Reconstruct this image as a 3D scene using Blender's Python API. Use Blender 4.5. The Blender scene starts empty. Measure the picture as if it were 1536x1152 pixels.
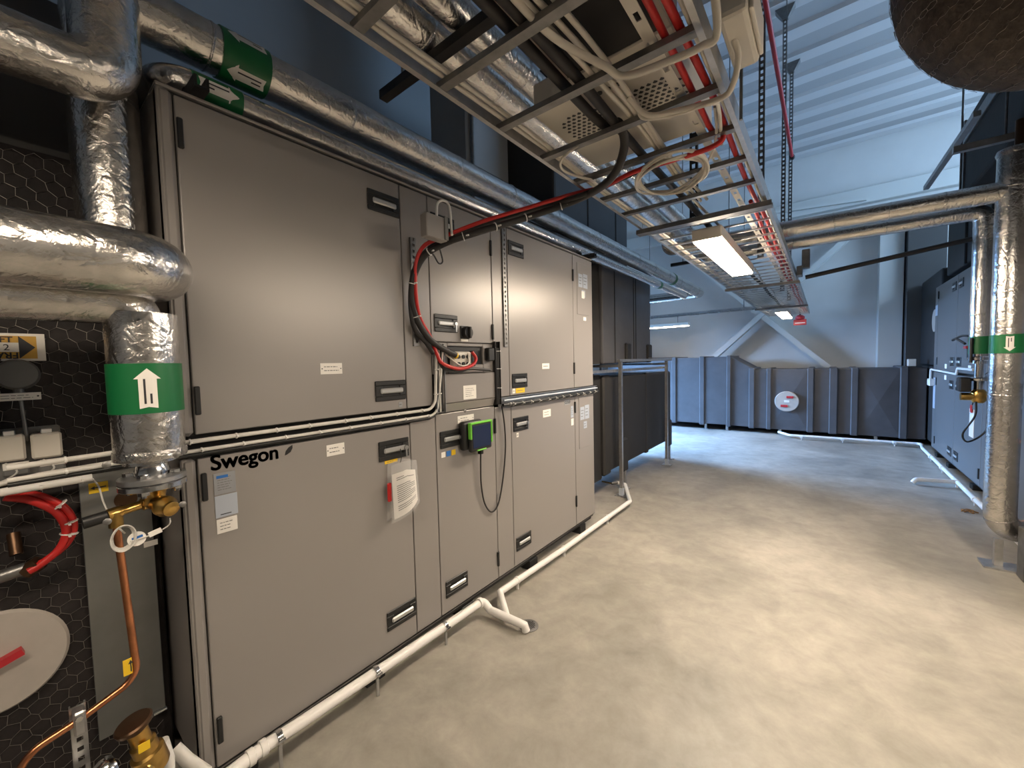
import bpy, bmesh, math, random
from mathutils import Vector, Matrix, noise

random.seed(7)
scene = bpy.context.scene
col = scene.collection
PI = math.pi

# ------------------------------------------------------------------ camera, light, exposure
cam_data = bpy.data.cameras.new('camera')
cam = bpy.data.objects.new('camera', cam_data)
col.objects.link(cam)
CAM = Vector((1.637, 0.0, 1.5))
YAW, PITCH, ROLL = 0.670096, -0.0513405, -0.0235639
fw = Vector((-math.sin(YAW) * math.cos(PITCH), math.cos(YAW) * math.cos(PITCH), math.sin(PITCH)))
rt = Vector((math.cos(YAW), math.sin(YAW), 0))
up = rt.cross(fw)
rt2 = rt * math.cos(ROLL) + up * math.sin(ROLL)
up2 = up * math.cos(ROLL) - rt * math.sin(ROLL)
cam.matrix_world = Matrix(((rt2.x, up2.x, -fw.x, CAM.x), (rt2.y, up2.y, -fw.y, CAM.y),
                           (rt2.z, up2.z, -fw.z, CAM.z), (0, 0, 0, 1)))
cam_data.sensor_width = 36
cam_data.lens = 594.75 / 1536 * 36
cam_data.clip_start = 0.02
scene.camera = cam

world = bpy.data.worlds.new('world')
scene.world = world
world.use_nodes = True
wb = world.node_tree.nodes['Background']
wb.inputs[0].default_value = (0.30, 0.55, 1.0, 1)
wb.inputs[1].default_value = 2.0

scene.view_settings.view_transform = 'Standard'
scene.view_settings.look = 'None'
scene.view_settings.gamma = 1
scene.view_settings.use_curve_mapping = False
scene.view_settings.exposure = 0.0

LAMP = 122.0          # radiance of the lamp diffusers
DAY = 5600.0          # daylight through the low window
DAYCOL = (0.27, 0.53, 1.0)


def area(name, loc, rot, sx, sy, power, color):
    d = bpy.data.lights.new(name, 'AREA')
    d.shape = 'RECTANGLE'
    d.size, d.size_y = sx, sy
    d.energy = power
    d.color = color
    o = bpy.data.objects.new(name, d)
    o.location = loc
    o.rotation_euler = rot
    col.objects.link(o)
    return o


# daylight arriving at the low glazed opening in the left wall 
area('daylight_low_window', (-4.7, 7.4, 3.1), (0, math.radians(-49), 0), 3.0, 3.0, DAY, DAYCOL)


area('daylight_high_window', (5.75, 7.6, 4.1), (0, math.radians(90), 0), 1.6, 4.2, 330.0, (0.46, 0.70, 1.0))


# ------------------------------------------------------------------ materials
MATS = {}


def mat(name, color, rough=0.5, metal=0.0, var=0.0, vscale=4.0, bump=0.0, bscale=40.0, emit=0.0,
        alpha=None, stretch=None, coat=0.0, rvar=0.0):
    m = bpy.data.materials.new(name)
    m.use_nodes = True
    nt = m.node_tree
    b = nt.nodes['Principled BSDF']
    b.inputs['Base Color'].default_value = (*color, 1)
    b.inputs['Roughness'].default_value = rough
    b.inputs['Metallic'].default_value = metal
    if coat:
        b.inputs['Coat Weight'].default_value = coat
    tc = nt.nodes.new('ShaderNodeTexCoord')
    src = tc.outputs['Object']
    if stretch:
        mp = nt.nodes.new('ShaderNodeMapping')
        mp.inputs['Scale'].default_value = stretch
        nt.links.new(src, mp.inputs[0])
        src = mp.outputs[0]
    if var:
        n = nt.nodes.new('ShaderNodeTexNoise')
        n.inputs['Scale'].default_value = vscale
        n.inputs['Detail'].default_value = 8
        n.inputs['Roughness'].default_value = 0.6
        nt.links.new(src, n.inputs['Vector'])
        r = nt.nodes.new('ShaderNodeValToRGB')
        r.color_ramp.elements[0].position = 0.3
        r.color_ramp.elements[1].position = 0.7
        r.color_ramp.elements[0].color = (*[c * (1 - var) for c in color], 1)
        r.color_ramp.elements[1].color = (*[min(1, c * (1 + var)) for c in color], 1)
        nt.links.new(n.outputs[0], r.inputs[0])
        nt.links.new(r.outputs[0], b.inputs['Base Color'])
        if rvar:
            mr = nt.nodes.new('ShaderNodeMapRange')
            mr.inputs[3].default_value = max(0.02, rough - rvar)
            mr.inputs[4].default_value = rough + rvar
            nt.links.new(n.outputs[0], mr.inputs[0])
            nt.links.new(mr.outputs[0], b.inputs['Roughness'])
    if bump:
        n2 = nt.nodes.new('ShaderNodeTexNoise')
        n2.inputs['Scale'].default_value = bscale
        n2.inputs['Detail'].default_value = 5
        nt.links.new(src, n2.inputs['Vector'])
        bp = nt.nodes.new('ShaderNodeBump')
        bp.inputs['Strength'].default_value = bump
        bp.inputs['Distance'].default_value = 0.01
        nt.links.new(n2.outputs[0], bp.inputs['Height'])
        nt.links.new(bp.outputs[0], b.inputs['Normal'])
    if emit:
        b.inputs['Emission Color'].default_value = (*color, 1)
        b.inputs['Emission Strength'].default_value = emit
    if alpha is not None:
        b.inputs['Alpha'].default_value = alpha
    MATS[name] = m
    return m


PAINT = mat('taupe_grey_paint', (0.285, 0.265, 0.252), 0.34, 0.15, bump=0.02, bscale=350)
PAINT2 = mat('cool_grey_paint', (0.135, 0.132, 0.13), 0.42, 0.15, bump=0.02, bscale=350)
PAINTD = mat('dark_grey_metal', (0.05, 0.048, 0.046), 0.45, 0.3)
BLACK = mat('black_plastic', (0.012, 0.012, 0.012), 0.42)
BLACKR = mat('black_rubber', (0.018, 0.016, 0.016), 0.55, bump=0.05, bscale=60)
BLACKI = mat('black_insulation', (0.017, 0.016, 0.016), 0.72, var=0.2, vscale=3, bump=0.12, bscale=25)
GREYI = mat('grey_insulation', (0.075, 0.073, 0.078), 0.66, var=0.15, vscale=3, bump=0.10, bscale=25)
WOOL = mat('black_faced_wool', (0.014, 0.010, 0.010), 0.72, var=0.4, vscale=14, bump=0.5, bscale=30)
BROWNW = mat('brown_wool', (0.055, 0.041, 0.032), 0.75, var=0.45, vscale=16, bump=0.8, bscale=45)
SILVER = mat('silver_grip', (0.55, 0.55, 0.54), 0.32, 0.6)
STEEL = mat('galvanised_steel', (0.46, 0.46, 0.46), 0.36, 0.9, var=0.15, vscale=25, rvar=0.1)
STEELD = mat('dull_steel', (0.23, 0.225, 0.22), 0.42, 0.85, var=0.2, vscale=20)
PLATE = mat('zinc_sheet', (0.24, 0.245, 0.24), 0.40, 0.7, var=0.1, vscale=6, rvar=0.05)
CHROME = mat('bright_steel', (0.62, 0.62, 0.62), 0.16, 1.0)
def foil_mat():
    m = mat('aluminium_foil', (0.66, 0.64, 0.61), 0.24, 1.0, var=0.10, vscale=30, rvar=0.08)
    nt = m.node_tree
    tc = [n for n in nt.nodes if n.type == 'TEX_COORD'][0]
    b = nt.nodes['Principled BSDF']
    prev = None
    for kind, sc, st in (('N', 16, 0.38), ('N', 55, 0.30), ('V', 17, 0.13)):
        if kind == 'N':
            t = nt.nodes.new('ShaderNodeTexNoise')
            t.inputs['Scale'].default_value = sc
            t.inputs['Detail'].default_value = 4
            t.inputs['Distortion'].default_value = 1.2
            h = t.outputs[0]
        else:
            t = nt.nodes.new('ShaderNodeTexVoronoi')
            t.feature = 'DISTANCE_TO_EDGE'
            t.inputs['Scale'].default_value = sc
            cl = nt.nodes.new('ShaderNodeMapRange')
            cl.inputs[1].default_value = 0
            cl.inputs[2].default_value = 0.12
            nt.links.new(t.outputs['Distance'], cl.inputs[0])
            h = cl.outputs[0]
        nt.links.new(tc.outputs['Object'], t.inputs['Vector'])
        bp = nt.nodes.new('ShaderNodeBump')
        bp.inputs['Strength'].default_value = st
        bp.inputs['Distance'].default_value = 0.006
        nt.links.new(h, bp.inputs['Height'])
        if prev:
            nt.links.new(prev.outputs[0], bp.inputs['Normal'])
        prev = bp
    nt.links.new(prev.outputs[0], b.inputs['Normal'])
    return m


FOIL = foil_mat()
FOILD = mat('foil_tape', (0.60, 0.58, 0.56), 0.22, 1.0, bump=0.6, bscale=70)
BRASS = mat('brass', (0.52, 0.33, 0.10), 0.28, 1.0, var=0.2, vscale=30)
BRONZE = mat('dark_bronze', (0.10, 0.055, 0.03), 0.35, 0.8)
COPPER = mat('copper', (0.60, 0.25, 0.12), 0.28, 1.0, var=0.2, vscale=20)
RED = mat('red_cable', (0.50, 0.018, 0.016), 0.42)
REDP = mat('red_paint', (0.45, 0.02, 0.03), 0.45)
GREEN = mat('green_band', (0.006, 0.135, 0.040), 0.38)
LIME = mat('lime_green', (0.18, 0.62, 0.06), 0.4)
CREAM = mat('cream_plastic', (0.60, 0.56, 0.49), 0.42)
WHITE = mat('white_plastic', (0.78, 0.76, 0.73), 0.35)
WHITEC = mat('white_cable', (0.62, 0.60, 0.56), 0.45)
PAPER = mat('paper', (0.80, 0.77, 0.72), 0.7)
LABELG = mat('grey_label', (0.33, 0.34, 0.36), 0.35, 0.3)
LABELB = mat('pale_blue_label', (0.45, 0.50, 0.58), 0.4, 0.2)
INK = mat('ink', (0.03, 0.03, 0.035), 0.6)
INKB = mat('blue_ink', (0.03, 0.16, 0.5), 0.5)
YELLOW = mat('yellow_sticker', (0.80, 0.52, 0.02), 0.45)
OCHRE = mat('ochre_sign', (0.62, 0.36, 0.06), 0.5)
GREYP = mat('grey_plastic', (0.16, 0.16, 0.155), 0.5)
SCREEN = mat('dark_screen', (0.02, 0.03, 0.07), 0.12, emit=0.0)
DISC = mat('disc_cover', (0.44, 0.40, 0.36), 0.5, 0.1, var=0.06, vscale=12)
WIRE = mat('galvanised_wire', (0.34, 0.31, 0.28), 0.42, 0.9)
WIRED = mat('dull_netting_wire', (0.30, 0.25, 0.21), 0.45, 0.8)
DARKSTEEL = mat('black_strut', (0.025, 0.024, 0.024), 0.45, 0.5)
LEAF = mat('brown_scrap', (0.25, 0.12, 0.03), 0.6)
WALLW = mat('white_wall_paint', (0.60, 0.60, 0.585), 0.6, var=0.04, vscale=1.5)
WALLD = mat('grey_wall_paint', (0.22, 0.23, 0.24), 0.6, var=0.05, vscale=1.5)
CEILM = mat('ceiling_sheet', (0.54, 0.54, 0.54), 0.5)
CEILSH = mat('shaded_ceiling_sheet', (0.37, 0.37, 0.37), 0.6)  # same deck, darker: shade of the recessed flats put into the colour
COLM = mat('column_paint', (0.56, 0.57, 0.55), 0.5)
COLD = mat('dark_column_paint', (0.06, 0.058, 0.056), 0.5)
GLASS = mat('window_glass', (0.8, 0.9, 1.0), 0.05, alpha=0.12)
SLEEVE = mat('clear_sleeve', (0.85, 0.85, 0.85), 0.15, alpha=0.22)


def concrete():
    m = bpy.data.materials.new('concrete_floor')
    m.use_nodes = True
    nt = m.node_tree
    L = nt.links
    b = nt.nodes['Principled BSDF']
    tc = nt.nodes.new('ShaderNodeTexCoord')

    def nz(scale, detail, rough=0.55, dist=0.0):
        n = nt.nodes.new('ShaderNodeTexNoise')
        n.inputs['Scale'].default_value = scale
        n.inputs['Detail'].default_value = detail
        n.inputs['Roughness'].default_value = rough
        n.inputs['Distortion'].default_value = dist
        L.new(tc.outputs['Object'], n.inputs['Vector'])
        return n

    a = nz(0.9, 7, 0.6, 0.6)
    r = nt.nodes.new('ShaderNodeValToRGB')
    e = r.color_ramp.elements
    e[0].position, e[0].color = 0.34, (0.235, 0.218, 0.190, 1)
    e[1].position, e[1].color = 0.64, (0.40, 0.37, 0.32, 1)
    L.new(a.outputs[0], r.inputs[0])
    c = nz(6, 9, 0.7, 0.3)
    r2 = nt.nodes.new('ShaderNodeValToRGB')
    r2.color_ramp.elements[0].position, r2.color_ramp.elements[0].color = 0.30, (0.76, 0.76, 0.76, 1)
    r2.color_ramp.elements[1].position, r2.color_ramp.elements[1].color = 0.70, (1.14, 1.14, 1.14, 1)
    L.new(c.outputs[0], r2.inputs[0])
    mx = nt.nodes.new('ShaderNodeMix')
    mx.data_type = 'RGBA'
    mx.blend_type = 'MULTIPLY'
    mx.inputs[0].default_value = 1
    L.new(r.outputs[0], mx.inputs[6])
    L.new(r2.outputs[0], mx.inputs[7])
    L.new(mx.outputs[2], b.inputs['Base Color'])
    mr = nt.nodes.new('ShaderNodeMapRange')
    mr.inputs[3].default_value = 0.34
    mr.inputs[4].default_value = 0.60
    L.new(a.outputs[0], mr.inputs[0])
    L.new(mr.outputs[0], b.inputs['Roughness'])
    bp = nt.nodes.new('ShaderNodeBump')
    bp.inputs['Strength'].default_value = 0.08
    bp.inputs['Distance'].default_value = 0.01
    d = nz(30, 6)
    L.new(d.outputs[0], bp.inputs['Height'])
    L.new(bp.outputs[0], b.inputs['Normal'])
    return m


CONCRETE = concrete()

# ------------------------------------------------------------------ mesh helpers
OFF = {}      # object -> world offset of its thing


def V(*a):
    return Vector(a)


class MB:
    def __init__(self):
        self.v, self.f, self.s = [], [], []

    def add(self, verts, faces, smooth=False):
        n = len(self.v)
        self.v += [Vector(p) for p in verts]
        self.f += [[i + n for i in f] for f in faces]
        self.s += [smooth] * len(faces)
        return self

    def box(self, x0, x1, y0, y1, z0, z1):
        return self.add([(x0, y0, z0), (x1, y0, z0), (x1, y1, z0), (x0, y1, z0), (x0, y0, z1), (x1, y0, z1), (x1, y1, z1), (x0, y1, z1)],
                        [(0, 3, 2, 1), (4, 5, 6, 7), (0, 1, 5, 4), (1, 2, 6, 5), (2, 3, 7, 6), (3, 0, 4, 7)])

    def cbox(self, x0, x1, y0, y1, z0, z1, b=0.003, seg=1, smooth=False):
        bm = bmesh.new()
        bmesh.ops.create_cube(bm, size=1)
        for v in bm.verts:
            v.co = Vector(((x0 + x1) / 2 + v.co.x * (x1 - x0), (y0 + y1) / 2 + v.co.y * (y1 - y0), (z0 + z1) / 2 + v.co.z * (z1 - z0)))
        b = min(b, 0.45 * min(abs(x1 - x0), abs(y1 - y0), abs(z1 - z0)))
        bmesh.ops.bevel(bm, geom=list(bm.edges), offset=b, segments=seg, affect='EDGES', profile=0.5)
        bm.verts.index_update()
        self.add([v.co.copy() for v in bm.verts], [[v.index for v in f.verts] for f in bm.faces], smooth)
        bm.free()
        return self

    def bar(self, p0, p1, w, h, upv=(0, 0, 1)):
        p0, p1 = Vector(p0), Vector(p1)
        d = (p1 - p0).normalized()
        u = Vector(upv)
        s = d.cross(u)
        if s.length < 1e-4:
            s = d.cross(Vector((1, 0, 0)))
        s.normalize()
        u = s.cross(d)
        vs = []
        for p in (p0, p1):
            for a, b in ((-1, -1), (1, -1), (1, 1), (-1, 1)):
                vs.append(p + s * (a * w / 2) + u * (b * h / 2))
        return self.add(vs, [(3, 2, 1, 0), (4, 5, 6, 7), (0, 1, 5, 4), (1, 2, 6, 5), (2, 3, 7, 6), (3, 0, 4, 7)])

    def extrude(self, prof, p0, p1, side, upv):
        """closed 2-D profile (side, up) swept straight from p0 to p1"""
        p0, p1, side, upv = Vector(p0), Vector(p1), Vector(side), Vector(upv)
        n = len(prof)
        vs = [p + side * a + upv * b for p in (p0, p1) for a, b in prof]
        fs = [(i, (i + 1) % n, (i + 1) % n + n, i + n) for i in range(n)]
        fs += [tuple(range(n - 1, -1, -1)), tuple(range(n, 2 * n))]
        return self.add(vs, fs)

    def tube(self, path, r, n=12, caps=True, rfun=None, closed=False):
        path = [Vector(p) for p in path]
        m = len(path)
        tans = []
        for i in range(m):
            a = path[(i - 1) % m] if (i > 0 or closed) else path[i]
            b = path[(i + 1) % m] if (i < m - 1 or closed) else path[i]
            t = b - a
            tans.append(t.normalized() if t.length > 1e-9 else Vector((0, 0, 1)))
        t0 = tans[0]
        ref = Vector((0, 0, 1)) if abs(t0.z) < 0.9 else Vector((1, 0, 0))
        nx = t0.cross(ref).normalized()
        vs = []
        for i in range(m):
            if i:
                q = tans[i - 1].rotation_difference(tans[i])
                nx = q @ nx
            nx = (nx - tans[i] * nx.dot(tans[i])).normalized()
            ny = tans[i].cross(nx)
            rr = r(i) if callable(r) else r
            for k in range(n):
                a = 2 * PI * k / n
                d = nx * math.cos(a) + ny * math.sin(a)
                q = rr
                if rfun:
                    q = rfun(path[i] + d * rr, rr)
                vs.append(path[i] + d * q)
        fs = []
        for i in range(m if closed else m - 1):
            j = (i + 1) % m
            for k in range(n):
                l = (k + 1) % n
                fs.append((i * n + k, i * n + l, j * n + l, j * n + k))
        self.add(vs, fs, True)
        if caps and not closed:
            base = len(self.v) - len(vs)
            self.f.append([base + k for k in range(n - 1, -1, -1)])
            self.f.append([base + (m - 1) * n + k for k in range(n)])
            self.s += [False, False]
        return self

    def lathe(self, prof, origin, axis=(0, 0, 1), n=24, smooth=True):
        """prof: (radius, height along axis)"""
        o, ax = Vector(origin), Vector(axis).normalized()
        ref = Vector((0, 0, 1)) if abs(ax.z) < 0.9 else Vector((1, 0, 0))
        u = ax.cross(ref).normalized()
        w = ax.cross(u)
        vs, fs = [], []
        for r, h in prof:
            for k in range(n):
                a = 2 * PI * k / n
                vs.append(o + ax * h + (u * math.cos(a) + w * math.sin(a)) * r)
        for i in range(len(prof) - 1):
            for k in range(n):
                l = (k + 1) % n
                fs.append((i * n + k, i * n + l, (i + 1) * n + l, (i + 1) * n + k))
        self.add(vs, fs, smooth)
        base = len(self.v) - len(vs)
        self.f.append([base + k for k in range(n - 1, -1, -1)])
        self.f.append([base + (len(prof) - 1) * n + k for k in range(n)])
        self.s += [False, False]
        return self

    def cyl(self, p0, p1, r, n=16):
        p0, p1 = Vector(p0), Vector(p1)
        return self.lathe([(r, 0), (r, (p1 - p0).length)], p0, p1 - p0, n)

    def build(self, name, material, parent=None):
        off = OFF.get(parent, Vector((0, 0, 0))) if parent else Vector((0, 0, 0))
        me = bpy.data.meshes.new(name)
        me.from_pydata([tuple(p - off) for p in self.v], [], self.f)
        me.polygons.foreach_set('use_smooth', self.s)
        if any(self.s):
            me.set_sharp_from_angle(angle=math.radians(40))
        me.materials.append(material)
        bm = bmesh.new()
        bm.from_mesh(me)
        bmesh.ops.recalc_face_normals(bm, faces=bm.faces)
        bm.to_mesh(me)
        bm.free()
        o = bpy.data.objects.new(name, me)
        col.objects.link(o)
        if parent:
            o.parent = parent
            OFF[o] = off
        return o


def tag(o, label, cat, group=None, kind=None):
    o['label'] = label
    if cat:
        o['category'] = cat
    if group:
        o['group'] = group
    if kind:
        o['kind'] = kind
    return o


def struct(o, label, cat):
    return tag(o, label, cat, kind='structure')


def thing(name, label, cat, loc=(0, 0, 0), group=None):
    o = bpy.data.objects.new(name, None)
    o.location = loc
    o.empty_display_size = 0.1
    col.objects.link(o)
    OFF[o] = Vector(loc)
    return tag(o, label, cat, group)


def place(mesh_obj, parent, loc):
    """copy of a part, sharing its mesh, at world position loc below parent"""
    o = mesh_obj.copy()
    col.objects.link(o)
    o.parent = parent
    OFF[o] = OFF.get(parent, Vector((0, 0, 0)))
    o.location = Vector(loc) - OFF[o]
    return o


def fillet(pts, rad, n=6):
    pts = [Vector(p) for p in pts]
    out = [pts[0]]
    for i in range(1, len(pts) - 1):
        a, b, c = pts[i - 1], pts[i], pts[i + 1]
        r = rad[i - 1] if isinstance(rad, (list, tuple)) else rad
        d1, d2 = (a - b), (c - b)
        ang = d1.angle(d2)
        if ang > PI - 0.02:
            out.append(b)
            continue
        t = r / math.tan(ang / 2)
        t = min(t, d1.length * 0.49, d2.length * 0.49)
        r = t * math.tan(ang / 2)
        d1.normalize()
        d2.normalize()
        cdir = (d1 + d2).normalized()
        cen = b + cdir * (r / math.sin(ang / 2))
        s, e = b + d1 * t - cen, b + d2 * t - cen
        for k in range(n + 1):
            out.append(cen + s.normalized().slerp(e.normalized(), k / n) * r)
    out.append(pts[-1])
    return out


def smooth_path(pts, n=8):
    """Catmull-Rom through the points"""
    P = [Vector(p) for p in pts]
    P = [P[0] * 2 - P[1]] + P + [P[-1] * 2 - P[-2]]
    out = []
    for i in range(1, len(P) - 2):
        for k in range(n):
            t = k / n
            a, b, c, d = P[i - 1], P[i], P[i + 1], P[i + 2]
            out.append(0.5 * ((2 * b) + (c - a) * t + (2 * a - 5 * b + 4 * c - d) * t * t + (3 * b - a - 3 * c + d) * t ** 3))
    out.append(P[-2])
    return out


def resample(path, step):
    path = [Vector(p) for p in path]
    out = [path[0]]
    for a, b in zip(path, path[1:]):
        L = (b - a).length
        k = max(1, int(L / step))
        for i in range(1, k + 1):
            out.append(a.lerp(b, i / k))
    return out


def wr(amp=1.0):
    def fn(p, r):
        return r * (1 + amp * (0.018 * noise.noise(p * 8) + 0.008 * noise.noise(p * 22)))
    return fn


def foil_run(parent, pts, r, bend=0.1, seam=0.55, name='insulated_pipe', amp=1.0, n=28, step=0.022, start=0.25, ends=True):
    path = resample(fillet(pts, bend, 10), step)
    MB().tube(path, r, n, rfun=wr(amp)).build(name, FOIL, parent)
    acc, nxt = 0.0, start
    for a, b in zip(path, path[1:]):
        acc += (b - a).length
        if acc >= nxt:
            nxt += seam * random.uniform(0.75, 1.25)
            d = (b - a).normalized()
            tilt = Vector((random.uniform(-.12, .12), random.uniform(-.12, .12), random.uniform(-.12, .12)))
            d = (d + tilt).normalized()
            w = random.uniform(0.004, 0.008)
            MB().lathe([(r * 1.012, -w), (r * 1.03, -w * .5), (r * 1.03, w * .5), (r * 1.012, w)], b, d, n).build('tape_seam', FOILD, parent)


def band(parent, centre, axis, r, w, arrows=(), name='green_band', flip=1, n=40):
    """green marking sleeve with white arrows (angle list about axis)"""
    g = MB().lathe([(r, -w / 2), (r, w / 2)], centre, axis, n).build(name, GREEN, parent)
    ax = Vector(axis).normalized()
    for d in arrows:
        d = (Vector(d) - ax * Vector(d).dot(ax)).normalized()
        s = ax.cross(d)
        L, hw, hd = w * 0.80, w * 0.14, w * 0.21
        rr = r + 0.0012

        def pt(a, c):
            th = c / rr
            return Vector(centre) + ax * a * flip + (d * math.cos(th) + s * math.sin(th)) * rr
        m = MB()
        cs = [-1, -0.5, 0, 0.5, 1]
        body0 = [pt(-L / 2 + 0.04 * L * (1 - abs(c)), c * hw) for c in cs]
        body1 = [pt(L / 2 - hd, c * hw) for c in cs]
        m.add(body0 + body1, [(i, i + 1, i + 6, i + 5) for i in range(4)])
        h0 = [pt(L / 2 - hd, c * hd) for c in cs]
        m.add(h0 + [pt(L / 2, 0)], [(i, i + 1, 5) for i in range(4)])
        m.build('arrow', PAPER, g)
        rr = r + 0.002
        t = MB()
        for c0, l in ((-0.35, 0.62), (0.30, 0.25)):
            t.add([pt(-L * 0.38, (c0 - .12) * hw), pt(-L * 0.38 + l * L, (c0 - .12) * hw), pt(-L * 0.38 + l * L, (c0 + .12) * hw), pt(-L * 0.38, (c0 + .12) * hw)], [(0, 1, 2, 3)])
        t.build('printed_text', INK, g)
    return g


def text_mb(body, size, origin, ux, uy, bold=0.0, depth=0.0006, shear=0.0, align='LEFT', sx=1.0):
    c = bpy.data.curves.new('txt', 'FONT')
    c.body = body
    c.size = size
    c.offset = bold
    c.extrude = depth
    c.shear = shear
    c.align_x = align
    o = bpy.data.objects.new('txt', c)
    col.objects.link(o)
    dg = bpy.context.evaluated_depsgraph_get()
    me = bpy.data.meshes.new_from_object(o.evaluated_get(dg))
    ux, uy = Vector(ux), Vector(uy)
    nn = ux.cross(uy)
    origin = Vector(origin)
    m = MB()
    m.add([origin + ux * v.co.x * sx + uy * v.co.y + nn * v.co.z for v in me.vertices], [list(p.vertices) for p in me.polygons])
    bpy.data.objects.remove(o)
    bpy.data.curves.remove(c)
    bpy.data.meshes.remove(me)
    return m


def text_lines(parent, x, y0, y1, z0, z1, rows, material=GREYP, ragged=0.35, th=0.22):
    """rows of small illegible print as thin strips on a plate whose front is at x"""
    m = MB()
    dz = (z1 - z0) / rows
    for i in range(rows):
        a = y1 - (y1 - y0) * random.uniform(0, ragged)
        zc = z1 - (i + .5) * dz
        yy = y0
        while yy < a - 0.002:
            w = random.uniform(0.006, 0.016) * (y1 - y0) / 0.06
            e = min(a, yy + w)
            m.box(x, x + 0.0005, yy, e, zc - dz * th / 2, zc + dz * th / 2)
            yy = e + 0.003 * (y1 - y0) / 0.06
    return m.build('printed_text', material, parent)


def label_plate(parent, y0, y1, z0, z1, material=PAPER, x=0.0, rows=2, name='label_plate', margin=0.16, screws=False):
    p = MB().cbox(x, x + 0.0018, y0, y1, z0, z1, 0.0005).build(name, material, parent)
    my, mz = (y1 - y0) * margin, (z1 - z0) * margin
    if rows:
        text_lines(p, x + 0.0018, y0 + my, y1 - my, z0 + mz, z1 - mz, rows)
    if screws:
        for y in (y0 + (y1 - y0) * 0.07, y1 - (y1 - y0) * 0.07):
            MB().cyl((x + 0.0015, y, (z0 + z1) / 2), (x + 0.003, y, (z0 + z1) / 2), 0.0025, 8).build('screw', INK, p)
    return p


def perf_strip(m, p0, p1, w, t, pitch, hole, normal, lip=0.0):
    """flat strip with real slots from p0 to p1; normal = thin direction"""
    p0, p1, nn = Vector(p0), Vector(p1), Vector(normal).normalized()
    d = (p1 - p0)
    L = d.length
    d.normalize()
    s = d.cross(nn).normalized()
    for k in (-1, 1):
        m.bar(p0 + s * k * w * 0.36, p1 + s * k * w * 0.36, w * 0.28, t, nn)
        if lip:
            m.bar(p0 + s * k * (w / 2) - nn * lip / 2, p1 + s * k * (w / 2) - nn * lip / 2, t, lip, nn)
    a = 0.0
    while a < L:
        e = min(a + pitch - hole, L)
        m.bar(p0 + d * a, p0 + d * e, w * 0.46, t, nn)
        a += pitch
    return m


def hexnet(m, fmap, u0, u1, v0, v1, s, r, jit=0.1):
    """chicken wire over a (u, v) patch; fmap gives the 3-D point"""
    h = s * math.sqrt(3) / 2
    nodes = {}

    def node(u, v):
        k = (round((u - u0) / h * 2), round((v - v0) / s * 4))
        if k not in nodes:
            nodes[k] = Vector(fmap(u + random.uniform(-jit, jit) * s, v + random.uniform(-jit, jit) * s))
        return nodes[k]
    j, v = 0, v0
    while v < v1:
        u = u0 + (0 if j % 2 == 0 else h)
        while u < u1:
            a, b = node(u, v + s * .5), node(u, v - s * .5)
            c, d = node(u + h, v + s), node(u - h, v + s)
            for p, q in ((a, b), (a, c), (a, d)):
                if (q - p).length < s * 2:
                    m.tube([p, q], r, 3, caps=False)
            u += 2 * h
        v += 1.5 * s
        j += 1
    return m


def ties(parent, path, step, r, material=WHITE, start=0.1, w=0.004):
    path = resample(path, 0.01)
    acc, nxt = 0.0, start
    for a, b in zip(path, path[1:]):
        acc += (b - a).length
        if acc >= nxt:
            nxt += step * random.uniform(.85, 1.15)
            d = (b - a).normalized()
            m = MB().lathe([(r, -w / 2), (r, w / 2)], b, d, 10)
            m.add([b + Vector(q) for q in ((r * .8, -.003, -.003), (r * 1.5 + .004, -.003, -.003), (r * 1.5 + .004, .003, -.003), (r * .8, .003, -.003),
                                          (r * .8, -.003, .003), (r * 1.5 + .004, -.003, .003), (r * 1.5 + .004, .003, .003), (r * .8, .003, .003))],
                  [(0, 3, 2, 1), (4, 5, 6, 7), (0, 1, 5, 4), (1, 2, 6, 5), (2, 3, 7, 6), (3, 0, 4, 7)])
            m.build('cable_tie', material, parent)


# ------------------------------------------------------------------ room shell
XL, XR, YF, YB, ZC = -2.9, 5.6, -4.0, 10.6, 5.7
struct(MB().box(XL, XR, YF, YB, -0.2, 0).build('floor', CONCRETE), 'grey polished concrete floor with mottled stains', 'floor')
WB = struct(MB().box(XL - .2, XR + .2, YB, YB + 0.2, 0, ZC).build('wall_back', WALLW), 'pale painted end wall behind the long blue-grey duct', 'wall')
struct(MB().box(XL - .2, XR + .2, YF - 0.2, YF, 0, ZC).build('wall_front', WALLW), 'pale painted wall closing the plant room', 'wall')
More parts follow.
